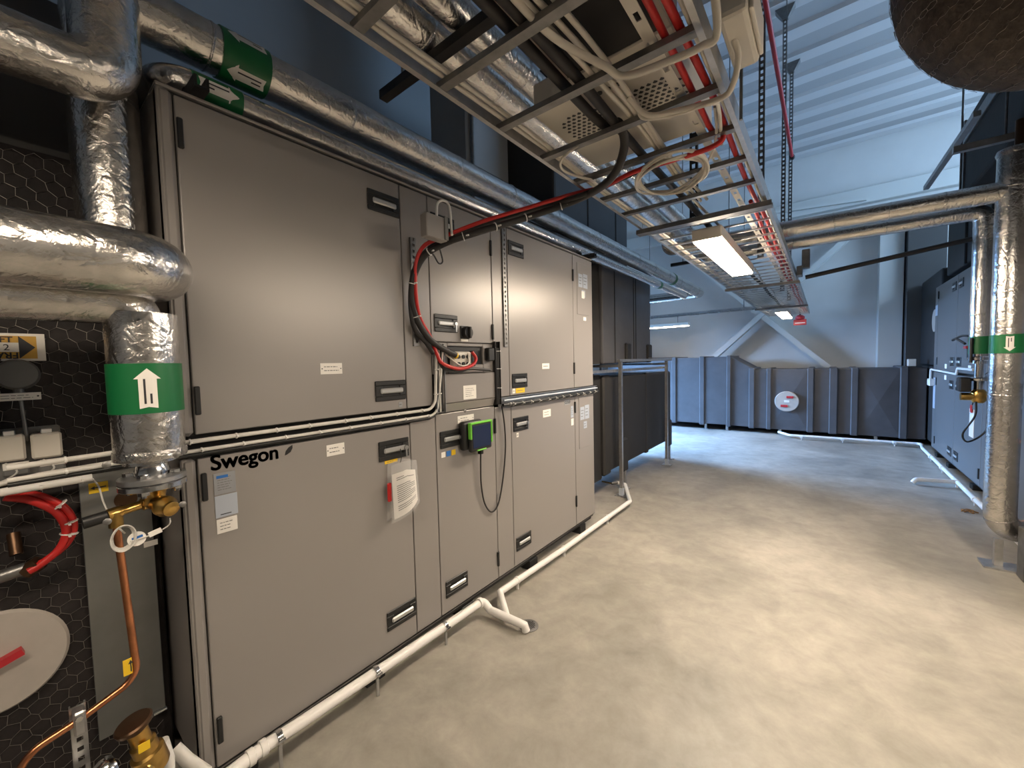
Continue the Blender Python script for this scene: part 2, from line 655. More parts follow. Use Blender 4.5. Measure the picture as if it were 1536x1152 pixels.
# left wall with its low opening
wl = MB()
WY0, WY1, WZ0, WZ1 = 6.3, 8.6, 0.10, 2.30
wl.box(XL - .2, XL, YF, WY0, 0, ZC).box(XL - .2, XL, WY1, YB, 0, ZC).box(XL - .2, XL, WY0, WY1, 0, WZ0).box(XL - .2, XL, WY0, WY1, WZ1, ZC)
struct(wl.build('wall_left', WALLD), 'dark grey wall behind the air handling unit', 'wall')
RY0, RY1, RZ0, RZ1 = 5.5, 9.7, 3.3, 4.9
wr_ = MB().box(XR, XR + .2, YF, RY0, 0, ZC).box(XR, XR + .2, RY1, YB, 0, ZC).box(XR, XR + .2, RY0, RY1, 0, RZ0).box(XR, XR + .2, RY0, RY1, RZ1, ZC)
struct(wr_.build('wall_right', WALLW), 'pale painted wall behind the second air handling unit', 'wall')
for nm, x, a0, a1, b0, b1, nv in (('window_1', XL - 0.1, WY0, WY1, WZ0, WZ1, 3), ('window_2', XR + 0.1, RY0, RY1, RZ0, RZ1, 5)):
    w = thing(nm, 'low opening in the dark side wall' if nv == 3 else 'high strip window in the pale side wall', 'window', (x, a0, b0))
    w['kind'] = 'structure'
    fr = MB()
    for k in range(nv + 1):
        y = a0 + (a1 - a0) * k / nv
        fr.box(x - .03, x + .03, y - .03, y + .03, b0, b1)
    fr.box(x - .03, x + .03, a0, a1, b0, b0 + .05).box(x - .03, x + .03, a0, a1, b1 - .05, b1)
    fr.build('window_frame', WALLW, w)
# profiled steel deck ceiling, ribs running across the room
cl = MB()
prof = []
y = YF
P = 0.56
while y < YB + P:
    prof += [(y, ZC), (y + 0.30, ZC), (y + 0.325, ZC - 0.045), (y + 0.535, ZC - 0.045)]
    y += P
prof = [(min(a, YB + .2), b) for a, b in prof]
n = len(prof)
vs = [(x, a, b) for x in (XL - .2, XR + .2) for a, b in prof]
cl.add(vs, [(i, i + 1, i + 1 + n, i + n) for i in range(n - 1)])
cl.box(XL - .2, XR + .2, YF - .2, YB + .2, ZC + .05, ZC + .2)
ceil_ = struct(cl.build('ceiling', CEILM), 'high ceiling of pale profiled steel decking', 'ceiling')
ceil_.data.materials.append(CEILSH)
for p_ in ceil_.data.polygons:
    if p_.center.z > ZC - .005 and p_.area > .5 and abs(p_.normal.z) > .9 and p_.center.z < ZC + .02:
        p_.material_index = 1  # wide recessed flats take the painted-in shade


def trim(n, m, material, label, cat):
    return struct(m.build('trim_%d' % n, material), label, cat)


trim(1, MB().cbox(2.40, 2.74, YB - .34, YB, 0, 4.25, .008), COLM, 'pale square column standing against the end wall', 'column')
trim(2, MB().cbox(2.76, 3.25, YB - .5, YB, 0, 3.9, .008), COLD, 'dark grey column boxed in beside the pale column', 'column')
trim(3, MB().bar((-1.805, 10.450, 4.709), (1.886, 10.450, 1.065), .10, .36, (0, 1, 0)), COLM, 'broad pale diagonal brace falling across the end wall', 'brace')
trim(4, MB().bar((-0.520, 10.300, 1.444), (2.211, 10.300, 4.055), .10, .20, (0, 1, 0)), COLM, 'pale diagonal brace rising towards the square column', 'brace')
trim(5, MB().cbox(XL, XR, YB - .16, YB, 4.45, 4.75, .01), COLM, 'pale horizontal beam along the end wall below the deck', 'beam')
trim(6, MB().cbox(0.4, 2.5, YB - .3, YB - .06, 4.0, 4.14, .01), COLM, 'slim pale rail under the end wall beam', 'beam')
trim(7, MB().cbox(-1.75, -1.2, 2.95, 3.62, 0, ZC - .1, .02), WALLD, 'grey column behind the foil pipes over the unit', 'column')
trim(8, MB().bar((0.581, 10.400, 4.637), (2.210, 10.400, 4.509), .06, .06, (0, 1, 0)), COLM, 'thin pale pipe rail fixed along the end wall', 'rail')

# ------------------------------------------------------------------ handle and hinge prototypes
def make_handle(parent, y, z, w=0.17, h=0.095, x=0.0, key=False, side=1):
    X = lambda a: x + side * a
    p = MB()
    # frame of the plate around a recess
    def bx(m, a, b, *r):
        return m.cbox(min(X(a), X(b)), max(X(a), X(b)), *r)
    bx(p, 0, .007, y - w / 2, y + w / 2, z + h * .26, z + h / 2, .003)
    bx(p, 0, .007, y - w / 2, y + w / 2, z - h / 2, z - h * .26, .003)
    bx(p, 0, .007, y - w / 2, y - w * .28, z - h * .27, z + h * .27, .003)
    bx(p, 0, .007, y + w * .28, y + w / 2, z - h * .27, z + h * .27, .003)
    bx(p, 0, .0015, y - w * .3, y + w * .3, z - h * .3, z + h * .3, .0005)
    hd = p.build('handle', BLACK, parent)
    bx(MB(), .004, .016, y - w * .36, y + w * .38, z - h * .13, z + h * .13, .006).build('grip', SILVER, hd)
    if key:
        k = MB().cyl((X(.014), y + w * .34, z), (X(.024), y + w * .34, z), .011, 12)
        k.box(min(X(.02), X(.023)), max(X(.02), X(.023)), y + w * .34 - .004, y + w * .34 + .004, z - .045, z)
        k.build('key', STEEL, hd)
    return hd


def hinge(parent, y, z, h=0.095, x=0.0, w=0.016, side=1):
    a, b = sorted((x, x + side * .012))
    m = MB().cbox(a, b, y - w / 2, y + w / 2, z - h / 2, z + h / 2, .003)
    return m.build('hinge', BLACK, parent)


# ------------------------------------------------------------------ main air handling unit
ahu = thing('air_handling_unit', 'large taupe-grey air handling unit with paired service doors and black letterhead', 'ventilation unit', (-.5, 1.8, 0))
DX = 0.016
MB().box(-1.15, -DX, .345, 3.225, .115, 1.212).build('lower_casing', PAINTD, ahu)
MB().box(-1.15, -DX, .345, 3.225, 1.285, 2.392).build('upper_casing', PAINTD, ahu)
MB().box(-1.1, -.05, .36, 3.21, 1.212, 1.285).build('middle_joint', BLACK, ahu)
MB().cbox(-1.17, 0.0, .325, 3.24, 2.392, 2.402, .002).build('roof_sheet', PAINT, ahu)
for z0, z1 in ((.115, 1.212), (1.285, 2.392)):
    MB().cbox(-1.16, .0, .325, .345, z0, z1, .004).build('end_panel', PAINT, ahu)
    MB().cbox(-.045, .004, .325, .366, z0, z1, .012).build('corner_post', PAINT, ahu)
    MB().cbox(-1.16, -.02, 3.225, 3.24, z0, z1, .004).build('end_panel', PAINT, ahu)
br = MB().box(-1.1, -.030, .34, 3.22, .070, .113)
br.build('base_rail', BLACK, ahu)
MB().box(-.034, -.008, .34, 3.22, .104, .110).build('base_lip', STEELD, ahu)
for y in (.45, 1.0, 1.62, 2.3, 3.05):
    MB().cbox(-.16, -.02, y - .05, y + .05, 0, .07, .004).build('foot', BLACK, ahu)
    MB().cbox(-1.05, -.9, y - .05, y + .05, 0, .07, .004).build('foot', BLACK, ahu)


def panel(name, y0, y1, z0, z1, parent=ahu, x0=-DX, x1=0.0, m=PAINT):
    return MB().cbox(x0, x1, y0, y1, z0, z1, .0035, 2).build(name, m, parent)


d_ul = panel('door', .370, 1.216, 1.289, 2.380)
d_ll = panel('door', .370, 1.216 + .012, .122, 1.207)
p_u1 = panel('fixed_panel', 1.221, 1.387, 1.289, 2.380)
p_l1 = panel('fixed_panel', 1.233, 1.395, .122, 1.225)
d_uc = panel('door', 1.392, 1.883, 1.628, 2.380)
d_lc = panel('door', 1.400, 1.880, .122, 1.235)
p_u2 = panel('fixed_panel', 1.889, 2.040, 1.289, 2.380)
p_l2 = panel('fixed_panel', 1.885, 2.046, .122, 1.225)
d_ur = panel('door', 2.046, 2.897, 1.289, 2.380)
d_lr = panel('door', 2.051, 2.900, .122, 1.215)
p_u3 = panel('fixed_panel', 2.902, 3.238, 1.289, 2.380)
p_l3 = panel('fixed_panel', 2.905, 3.238, .122, 1.215)
# connection recess between centre doors
rc = MB()
rc.cbox(-DX, 0, 1.392, 1.500, 1.452, 1.624, .003).cbox(-DX, 0, 1.788, 1.883, 1.452, 1.624, .003)
rc.cbox(-DX, 0, 1.500, 1.788, 1.606, 1.624, .003).cbox(-DX, 0, 1.500, 1.788, 1.452, 1.500, .003)
rf = rc.build('connection_frame', PAINT, ahu)
MB().box(-.0158, -.012, 1.5, 1.788, 1.5, 1.606).build('recess_back', BLACK, rf)
pf = MB().cbox(-.008, .014, 1.400, 1.878, 1.290, 1.450, .004).build('cover_panel', PAINT, ahu)
MB().add([(.0, 1.40, 1.288), (.014, 1.40, 1.288), (-.008, 1.40, 1.240), (.0, 1.878, 1.288), (.014, 1.878, 1.288), (-.008, 1.878, 1.240)],
         [(0, 1, 2), (5, 4, 3), (1, 4, 5, 2), (0, 3, 4, 1), (0, 2, 5, 3)]).build('sloping_ledge', PAINT, ahu)
tb = MB().cbox(-.012, .030, 1.520, 1.660, 1.470, 1.575, .012, 3, True).build('terminal_block', CREAM, rf)
for i in range(3):
    for j in range(2):
        MB().lathe([(.011, 0), (.011, .008), (.007, .008)], (.029, 1.552 + i * .036, 1.505 + j * .040), (1, 0, 0), 10).build('gland', BLACK, tb)
MB().cbox(-.012, .018, 1.672, 1.705, 1.490, 1.580, .004).build('terminal_strip', BLACK, rf)
MB().cbox(.0, .035, 1.802, 1.860, 1.520, 1.600, .006).build('connector', BLACK, ahu)
# door furniture
H = [(d_ul, 1.127, 2.262, 0), (d_ul, 1.127, 1.385, 0), (d_uc, 1.492, 2.258, 0), (d_uc, 1.495, 1.728, 1), (d_ll, 1.132, 1.100, 1),
     (d_ll, 1.140, .272, 0), (d_lc, 1.508, 1.092, 1), (d_lc, 1.515, .252, 0), (d_ur, 2.138, 2.260, 0), (d_ur, 2.150, 1.384, 0),
     (d_lr, 2.152, 1.088, 1), (d_lr, 2.155, .266, 0)]
for d, y, z, k in H:
    make_handle(d, y, z, key=bool(k))
for d, y, zs in ((d_ul, .379, (2.262, 1.402)), (d_ll, .383, (1.110, .255)), (d_uc, 1.879, (2.215, 1.700)), (d_lc, 1.876, (1.110, .250)),
                 (d_ur, 2.893, (2.21, 1.45)), (d_lr, 2.896, (1.125, .33))):
    for z in zs:
        hinge(d, y, z)
# rotary switch
sw = MB().cbox(.0, .012, 1.585, 1.665, 1.600, 1.668, .004)
sw = MB().cbox(0, .008, 1.600, 1.672, 1.648, 1.722, .004).build('switch_plate', BLACK, d_uc)
MB().lathe([(.036, 0), (.036, .018), (.032, .026), (.024, .026)], (.008, 1.640, 1.684), (1, 0, 0), 28).build('rotary_knob', BLACK, d_uc)
MB().cbox(.033, .050, 1.632, 1.650, 1.652, 1.716, .004).build('knob_bar', BLACKR, d_uc)
label_plate(d_uc, 1.605, 1.662, 1.634, 1.650, PAPER, rows=0)
# lettering
ly = Vector((0.002, 0.407, 1.158))
lt = MB()
for k, (oy, oz) in enumerate(((0, 0), (.0022, 0), (-.0022, 0), (0, .0018), (0, -.0018), (.0016, .0013), (-.0016, -.0013), (.0016, -.0013), (-.0016, .0013))):
    q_ = text_mb('Swegon', .074, (.0004, .404 + oy, 1.160 + oz), (0, 1, 0), (0, 0, 1), depth=.0006, sx=.93)
    lt.add(q_.v, q_.f)
lt.build('lettering', BLACK, d_ll)
lf = MB()
lp = [(0, 0), (.004, .02), (.015, .036), (.030, .046), (.030, .030), (.022, .012), (.008, .002)]
lf.add([(.0008, .640 + a, 1.166 + b * .8) for a, b in lp], [list(range(len(lp)))])
lf.build('leaf_emblem', BLACK, d_ll)
# labels
label_plate(d_ul, .794, .888, 1.474, 1.520, PAPER, rows=2, screws=True)
label_plate(d_ll, .803, .882, 1.128, 1.176, PAPER, rows=2, screws=True)
s1 = label_plate(d_ll, .410, .474, 1.072, 1.146, LABELG, rows=6, name='rating_sticker')
MB().box(.0019, .0024, .418, .452, 1.128, 1.138).build('blue_print', INKB, s1)
s2 = label_plate(d_ll, .410, .476, .992, 1.068, LABELB, rows=0, name='pale_sticker')
MB().box(.0019, .0024, .424, .456, 1.000, 1.003).build('printed_text', INK, s2)
label_plate(d_ll, .411, .472, .936, .986, PAPER, rows=3, name='address_sticker')
label_plate(d_lc, 1.560, 1.692, 1.165, 1.208, PAPER, rows=2, screws=True)
label_plate(pf, 1.598, 1.704, 1.300, 1.380, PAPER, x=.014, rows=5, name='wiring_sticker')
label_plate(d_ur, 2.427, 2.522, 1.455, 1.496, PAPER, rows=1)
label_plate(d_lr, 2.425, 2.530, 1.095, 1.150, PAPER, rows=2)
label_plate(d_ll, 1.078, 1.15, 1.036, 1.052, YELLOW, rows=1, name='warning_sticker')
label_plate(d_ur, 2.105, 2.205, 1.300, 1.332, YELLOW, rows=1, name='warning_sticker')
label_plate(d_ur, 2.068, 2.098, 1.300, 1.332, PAPER, rows=1, name='small_sticker')
for i, (mm, yy) in enumerate(((PAPER, 1.43), (INKB, 1.468), (YELLOW, 1.506))):
    label_plate(d_lc, yy, yy + .03, .995, 1.025, mm, rows=0, name='pictogram_sticker')
label_plate(d_lr, 2.10, 2.125, 1.0, 1.03, PAPER, rows=1, name='small_sticker')
label_plate(d_ul, 1.170, 1.190, 1.300, 1.325, LABELG, rows=1, name='small_sticker')
bd = label_plate(d_lr, 2.735, 2.815, 1.158, 1.198, LABELG, rows=0, name='badge')
text_mb('GOLD', .030, (.0018, 2.741, 1.167), (0, 1, 0), (0, 0, 1), bold=.0004).build('lettering', INK, bd)
label_plate(d_lr, 2.833, 2.873, 1.045, 1.140, LABELB, rows=4, name='barcode_sticker')
label_plate(d_lr, 2.835, 2.875, .980, 1.035, PAPER, rows=0, name='small_sticker')
for pz, px_, zz0, zz1 in ((p_u3, 2.975, 1.90, 2.33), (p_l3, 2.975, .76, 1.205)):
    ap = MB().cbox(0, .004, 2.965, 3.165, zz0, zz1, .002).build('access_hatch', PAINT, pz)
    t = zz1 - .08
    label_plate(ap, 2.985, 3.055, t - .12, t - .01, LABELB, x=.004, rows=3)
    label_plate(ap, 3.065, 3.145, t - .12, t + .0, LABELB, x=.004, rows=3)
    label_plate(ap, 3.04, 3.10, t - .2, t - .14, LABELB, x=.004, rows=2)
label_plate(p_u3, 3.07, 3.12, 1.855, 1.885, PAPER, rows=0, name='small_sticker')
label_plate(p_l3, 3.06, 3.11, 1.209, 1.228, PAPER, rows=0, name='small_sticker')
label_plate(p_u3, 3.035, 3.085, 2.04, 2.10, PAPER, x=.005, rows=0, name='small_sticker')
# screws on the fixed panels
sc = MB().lathe([(.007, 0), (.007, .002), (.004, .004)], (0, 0, 0), (1, 0, 0), 10).build('screw', STEELD, ahu)
spots = [(p_u1, 1.245, 2.35), (p_u1, 1.365, 2.35), (p_u1, 1.245, 1.315), (p_l1, 1.255, 1.195), (p_l1, 1.375, 1.195), (p_l1, 1.26, .145), (p_l1, 1.37, .145),
         (p_u2, 1.91, 1.315), (p_u2, 2.02, 1.315), (p_l2, 1.905, 1.2), (p_l2, 2.025, 1.2), (p_l2, 1.905, .145), (p_l2, 2.02, .145), (p_u3, 2.925, 1.315), (p_u3, 3.22, 1.315)]
for i, (pp, y, z) in enumerate(spots):
    place(sc, pp, (0, y, z))
bpy.data.objects.remove(sc)

# ------------------------------------------------------------------ things fixed to and hung on the unit
hp = thing('control_terminal', 'black touchscreen control terminal with lime green rim on the lower centre door', 'control panel', (.03, 1.64, 1.09))
MB().cbox(.0, .045, 1.560, 1.725, 1.010, 1.178, .018, 3, True).build('back_shell', BLACK, hp)
fr_ = MB().cbox(.045, .072, 1.590, 1.772, 1.000, 1.168, .016, 3, True).build('housing', BLACK, hp)
rim = MB()
for a in ((1.588, 1.774, 1.158, 1.170), (1.588, 1.600, 1.075, 1.166), (1.762, 1.774, 1.035, 1.166), (1.64, 1.72, 1.000, 1.009)):
    rim.cbox(.050, .0765, *a, .004)
rim.build('lime_rim', LIME, hp)
MB().cbox(.072, .0745, 1.606, 1.756, 1.020, 1.150, .002).build('screen', SCREEN, hp)
pg = Vector((0.028, 1.714, 0.970))
MB().cbox(.014, .042, pg.y - .014, pg.y + .014, pg.z - .004, 1.014, .004).build('cable_plug', BLACK, hp)
cb = smooth_path([pg, (0.022, 1.717, 0.888), (0.018, 1.722, 0.772), (0.014, 1.752, 0.652), (0.012, 1.813, 0.579), (0.014, 1.876, 0.607), (0.016, 1.925, 0.745), (0.018, 1.958, 0.943), (0.020, 1.954, 1.096), (.025, 1.925, 1.235)], 8)
tag(MB().tube(cb, .0048, 8).build('terminal_cable', BLACKR), 'thin black cable looping down from the green-rimmed control terminal', 'cable')

# document sleeve hung from the handle of the big lower door
dp = thing('document_sleeve', 'clear plastic sleeve with a printed sheet hanging from a door handle', 'document', (.05, 1.17, .9))
pa = MB()
pts = []
for i in range(9):
    t = i / 8
    y_ = 1.090 + .125 * t
    x_ = .045 + .028 * math.sin(t * PI) + .018 * t
    pts.append((x_, y_))
vs = [(x_, y_, .775 + .008 * i) for i, (x_, y_) in enumerate(pts)] + [(x_ * .8, y_, 1.005 - .004 * abs(i - 4)) for i, (x_, y_) in enumerate(pts)]
vs2 = [(a - .0012, b, c) for a, b, c in vs]
pa.add(vs + vs2, [(i, i + 1, i + 10, i + 9) for i in range(8)] + [(i + 18, i + 27, i + 28, i + 19) for i in range(8)], True)
sheet = pa.build('printed_sheet', PAPER, dp)
tl = MB()
for r in range(17):
    t = .10 + .78 * r / 17
    if r in (2, 3, 13):
        continue
    for i in range(1, 7 if r % 4 else 5):
        if r == 0 and i > 2:
            continue
        a, b = vs[i], vs[i + 9]
        c, d = vs[i + 1], vs[i + 10]
        for e, g in ((t, t + .018),):
            q = [Vector(b).lerp(Vector(a), e), Vector(d).lerp(Vector(c), e), Vector(d).lerp(Vector(c), g), Vector(b).lerp(Vector(a), g)]
            tl.add([p + Vector((.0012, 0, 0)) for p in q], [(0, 1, 2, 3)])
tl.build('printed_text', GREYP, sheet)
sl = MB()
va = [(a + .006, 1.070 + (b - 1.09) * 1.22, c - .012) for a, b, c in vs[:9]] + [(a + .004, 1.085 + (b - 1.09) * 1.1, 1.035 + .012 * math.sin(i / 8 * PI)) for i, (a, b, c) in enumerate(vs[9:])]
sl.add(va, [(i, i + 1, i + 10, i + 9) for i in range(8)], True)
vb = [(.012, b, c) for a, b, c in va]
sl.add(vb, [(i, i + 1, i + 10, i + 9) for i in range(8)], True)
sl.build('clear_sleeve', SLEEVE, dp)
MB().cbox(.018, .03, 1.072, 1.094, .86, .95, .004).build('red_tag', RED, dp)
MB().tube(smooth_path([(.02, 1.155, 1.10), (.03, 1.152, 1.06), (.03, 1.145, 1.036)], 6), .002, 6).build('hanging_string', BLACK, dp)

# mounting rails (perforated) on the unit
for nm, lb, y, z0, z1 in (('mounting_rail', 'slotted steel mounting rail behind the black cable drop', 1.285, 1.60, 2.14),
                          ('mounting_rail', 'slotted steel mounting rail beside the upper right door', 2.005, 1.61, 2.37)):
    r_ = perf_strip(MB(), (.008, y, z0), (.008, y, z1), .032, .004, .030, .014, (1, 0, 0), lip=.008)
    tag(r_.build(nm, STEELD), lb, 'rail')
vt = thing('vertical_cable_tray', 'slotted vertical cable tray left of the connection recess', 'cable tray', (.01, 1.42, 1.25))
perf_strip(MB(), (.006, 1.425, 1.245), (.006, 1.425, 1.615), .060, .004, .036, .020, (1, 0, 0), lip=-.018).build('slotted_channel', STEEL, vt)
for i, (yy, mm, rr) in enumerate(((1.408, BLACK, .006), (1.422, WHITEC, .0055), (1.436, BLACK, .006))):
    MB().tube([(.016, yy, 1.25), (.016, yy, 1.61)], rr, 8).build('cable', mm, vt)
vt2 = thing('vertical_cable_tray', 'black vertical cable tray right of the connection recess', 'cable tray', (.01, 1.90, 1.25))
perf_strip(MB(), (.006, 1.898, 1.245), (.006, 1.898, 1.640), .044, .004, .040, .022, (1, 0, 0), lip=-.020).build('slotted_channel', DARKSTEEL, vt2)
for yy in (1.890, 1.906):
    MB().tube([(.018, yy, 1.25), (.018, yy, 1.60)], .007, 8).build('cable', BLACK, vt2)
ties(vt2, [(.018, 1.9, 1.25), (.018, 1.9, 1.6)], .12, .016, WHITE)
ct = thing('joint_cable_rail', 'steel cable rail with black cable along the right doors joint', 'cable tray', (.01, 2.6, 1.25))
MB().extrude([(-.030, 0), (.030, 0), (.030, .018), (.027, .018), (.027, .003), (-.027, .003), (-.027, .018), (-.030, .018)],
             (.002, 1.915, 1.254), (.002, 3.275, 1.254), (0, 0, 1), (1, 0, 0)).build('channel', STEEL, ct)
pth = [(.030, 1.93, 1.237), (.032, 2.4, 1.232), (.030, 3.27, 1.237)]
MB().tube(resample(pth, .1), .011, 10).build('cable', BLACK, ct)
MB().tube(resample([(.022, 1.95, 1.264), (.022, 3.27, 1.264)], .1), .007, 10).build('cable', LABELB, ct)
ties(ct, pth, .105, .0145, WHITE)
lc = thing('joint_cable_run', 'pair of white cables along the joint of the left doors', 'cable', (.01, .8, 1.25))
MB().box(-.045, .006, .33, 1.36, 1.216, 1.222).build('channel', BLACK, lc)
for z_, rr, mm in ((1.270, .0075, WHITEC), (1.238, .0065, WHITEC), (1.226, .006, BLACK)):
    p_ = fillet([(.016, -.02, z_ - .004), (.014, .40, z_), (.016, 1.385 if z_ > 1.25 else 1.40, z_), (.026, 1.400 if z_ > 1.25 else 1.446, 1.60)], .06, 8)
    MB().tube(p_, rr, 10).build('cable', mm, lc)
    if mm == WHITEC:
        ties(lc, p_, .14, rr * 1.35, WHITE, start=.10)

# big black power cable, red cable and conduit dropping from the ladder
pc = [(1.0, -3.0, 2.345), (1.0, 0.6, 2.345), (1.0, 1.35, 2.345), (1.054, 1.374, 2.335), (1.042, 1.450, 2.285), (0.951, 1.532, 2.230), (0.720, 1.718, 2.274), (0.500, 1.635, 2.225), (0.340, 1.420, 2.131),
      (0.200, 1.312, 2.077), (0.100, 1.263, 2.016), (0.050, 1.236, 1.886), (0.040, 1.262, 1.744), (0.045, 1.354, 1.624), (0.045, 1.516, 1.553)]
pth = smooth_path(pc, 10)
bc = thing('power_cable', 'thick black power cable sweeping from the overhead ladder into the connection recess', 'cable', (.1, 1.3, 1.55))
MB().tube(pth, .016, 14).build('sheath', BLACKR, bc)
MB().lathe([(.017, 0), (.017, .010)], pth[-1], (pth[-1] - pth[-2]), 12).build('yellow_gland', YELLOW, bc)
ties(bc, pth[60:125], .17, .021, WHITE)
pc2 = [(0.768, 1.680, 2.270), (0.455, 1.701, 2.284), (0.285, 1.481, 2.181), (0.145, 1.341, 2.107), (0.050, 1.274, 2.008), (0.035, 1.238, 1.856), (0.030, 1.255, 1.695), (0.030, 1.332, 1.614), (0.030, 1.373, 1.563)]
pth2 = smooth_path([(1.04, 1.75, 2.335)] + [pc2[0]] + pc2[1:], 9)
tag(MB().tube(pth2, .012, 12).build('second_cable', BLACKR), 'thinner black cable running alongside the thick power cable', 'cable')
rc_ = [(1.300, -3.0, 2.335), (1.300, 1.0, 2.335), (1.300, 1.62, 2.330), (1.336, 1.642, 2.300), (1.292, 1.641, 2.275), (1.140, 1.630, 2.270), (1.005, 1.636, 2.276), (0.850, 1.680, 2.276), (0.690, 1.696, 2.294), (0.515, 1.615, 2.260), (0.345, 1.425, 2.175),
       (0.215, 1.313, 2.111), (0.115, 1.257, 2.066), (0.075, 1.240, 1.953), (0.050, 1.271, 1.760), (0.034, 1.356, 1.645), (0.040, 1.387, 1.563), (0.050, 1.418, 1.510), (0.055, 1.528, 1.479), (0.060, 1.628, 1.496), (0.055, 1.668, 1.533), (0.050, 1.642, 1.572)]
tag(MB().tube(smooth_path(rc_, 9), .0095, 12).build('red_cable', RED), 'red fire cable leaving the ladder and following the black power cable', 'cable')
gb = thing('grey_bracket_box', 'small grey sheet metal box carried on the cable bundle', 'junction box', (0.250, 1.215, 2.057))
a_, b_ = Vector((0.250, 1.163, 2.172)), Vector((0.250, 1.284, 2.072))
MB().cbox(.215, .262, a_.y, b_.y, b_.z - .004, a_.z, .004).build('casing', PAINT, gb)
MB().cbox(.262, .268, b_.y - .02, b_.y + .002, b_.z, a_.z + .008, .002).build('front_flange', GREYP, gb)
tag(MB().tube(smooth_path([(0.230, 1.249, 2.180), (0.230, 1.256, 2.239), (0.230, 1.293, 2.265), (0.230, 1.330, 2.248), (0.250, 1.320, 2.133), (0.270, 1.304, 2.103)], 8), .006, 10).build('white_lead', WHITE), 'white lead bowing up from the grey box', 'cable')
tag(MB().tube(smooth_path([(0.120, 1.277, 2.066), (0.100, 1.335, 2.050), (0.080, 1.386, 2.020), (0.080, 1.413, 2.035), (0.100, 1.380, 2.082), (0.160, 1.310, 2.087)], 8), .004, 8).build('thin_lead', BLACK), 'thin black lead dangling below the grey box', 'cable')
gc = smooth_path([(0.030, 1.396, 1.563), (0.030, 1.417, 1.511), (0.035, 1.449, 1.481), (0.040, 1.552, 1.468), (0.040, 1.632, 1.477), (0.030, 1.815, 1.464)], 8)
tag(MB().tube(gc, .008, 10).build('grey_lead', BLACK), 'black lead lying below the red loop at the recess', 'cable')
tag(MB().tube(smooth_path([(0.020, 1.466, 1.561), (0.050, 1.544, 1.497), (0.050, 1.612, 1.507), (0.030, 1.629, 1.565)], 8), .005, 8).build('cream_lead', CREAM), 'cream lead looping across the connection recess', 'cable')

# ------------------------------------------------------------------ drain pipework by the unit
dr = thing('drain_pipe', 'white plastic drain pipe in steel clamps along the unit base', 'pipe', (.08, .9, 0))
pa_ = fillet([(.09, -.35, .16), (0.062, 0.389, 0.128), (0.040, 0.499, 0.118), (0.050, 1.678, 0.089), (0.095, 1.685, 0.045), (0.311, 1.694, 0.045)], .03, 6)
pa_ += [pa_[-1] + Vector((.022, .012, -.008)), pa_[-1] + Vector((.030, .016, -.04))]
MB().tube(pa_, .0225, 16).build('pipe', WHITE, dr)
for p_ in ((0.040, 0.499, 0.118), (0.048, 0.456, 0.121), (0.050, 1.649, 0.092)):
    a = Vector(p_)
    MB().lathe([(.0255, -.012), (.028, -.010), (.028, .010), (.0255, .012)], a, (0, 1, 0), 16).build('socket', WHITE, dr)
for p_ in ((0.041, 0.551, 0.117), (0.045, 0.960, 0.109), (0.048, 1.373, 0.096)):
    a = Vector(p_)
    c_ = MB().lathe([(.0255, -.010), (.0275, -.008), (.0275, .008), (.0255, .010)], a, (0, 1, 0), 18).build('clamp', CHROME, dr)
    MB().cyl(a + V(.030, -.012, .004), a + V(.030, .012, .004), .006, 8).build('clamp_bolt', CHROME, c_)
    MB().box(a.x + .004, a.x + .012, a.y - .006, a.y + .006, 0, a.z - .022).build('clamp_stem', STEEL, c_)
dr2 = thing('drain_pipe', 'long white plastic drain pipe with clips running past the unit corner', 'pipe', (.15, 3, 0))
pb_ = fillet([(0.210, 1.700, 0.045), (0.040, 1.843, 0.060), (0.067, 2.570, 0.060), (0.079, 3.871, 0.060), (-0.178, 4.373, 0.060), (-0.279, 4.359, 0.070)], .02, 6)
MB().tube(pb_, .020, 16).build('pipe', WHITE, dr2)
for px_ in ((0.044, 2.018, 0.060), (0.066, 2.583, 0.060), (0.071, 3.349, 0.060)):
    a = Vector(px_)
    MB().lathe([(.022, -.010), (.0245, -.008), (.0245, .008), (.022, .010)], a, (0, 1, 0), 16).build('clip', WHITE, dr2)
    MB().box(a.x - .008, a.x + .008, a.y - .006, a.y + .006, 0, a.z - .02).build('clip_foot', WHITE, dr2)
gr = thing('floor_drain', 'round perforated steel floor drain under the white pipe end', 'floor drain', (0.324, 1.758, 0.000))
g0 = Vector((0.324, 1.758, 0.000))
MB().lathe([(.056, .0), (.056, .003), (.050, .005), (.0, .005)], g0, (0, 0, 1), 28).build('grate', STEELD, gr)
hm = MB()
for i in range(-4, 5):
    for j in range(-4, 5):
        if (i * i + j * j) < 17:
            c0 = g0 + V(i * .0095, j * .0095, .005)
            hm.box(c0.x - .003, c0.x + .003, c0.y - .003, c0.y + .003, c0.z, c0.z + .0006)
hm.build('slots', BLACK, gr)
vlv = thing('drain_valve', 'small brass pipe stub with orange handle behind the frame post', 'valve', (-0.365, 4.365, 0.070))
MB().cyl((-0.436, 4.297, 0.075), (-0.306, 4.290, 0.075), .010, 10).build('stub', BRASS, vlv)
MB().cyl((-0.312, 4.286, 0.075), (-0.265, 4.348, 0.075), .016, 10).build('union_nut', STEELD, vlv)

# ------------------------------------------------------------------ black ducts beyond the unit, with their frame
def rib_box(m, x0, x1, y0, y1, z0, z1, b=.03):
    return m.cbox(x0, x1, y0, y1, z0, z1, b, 2)


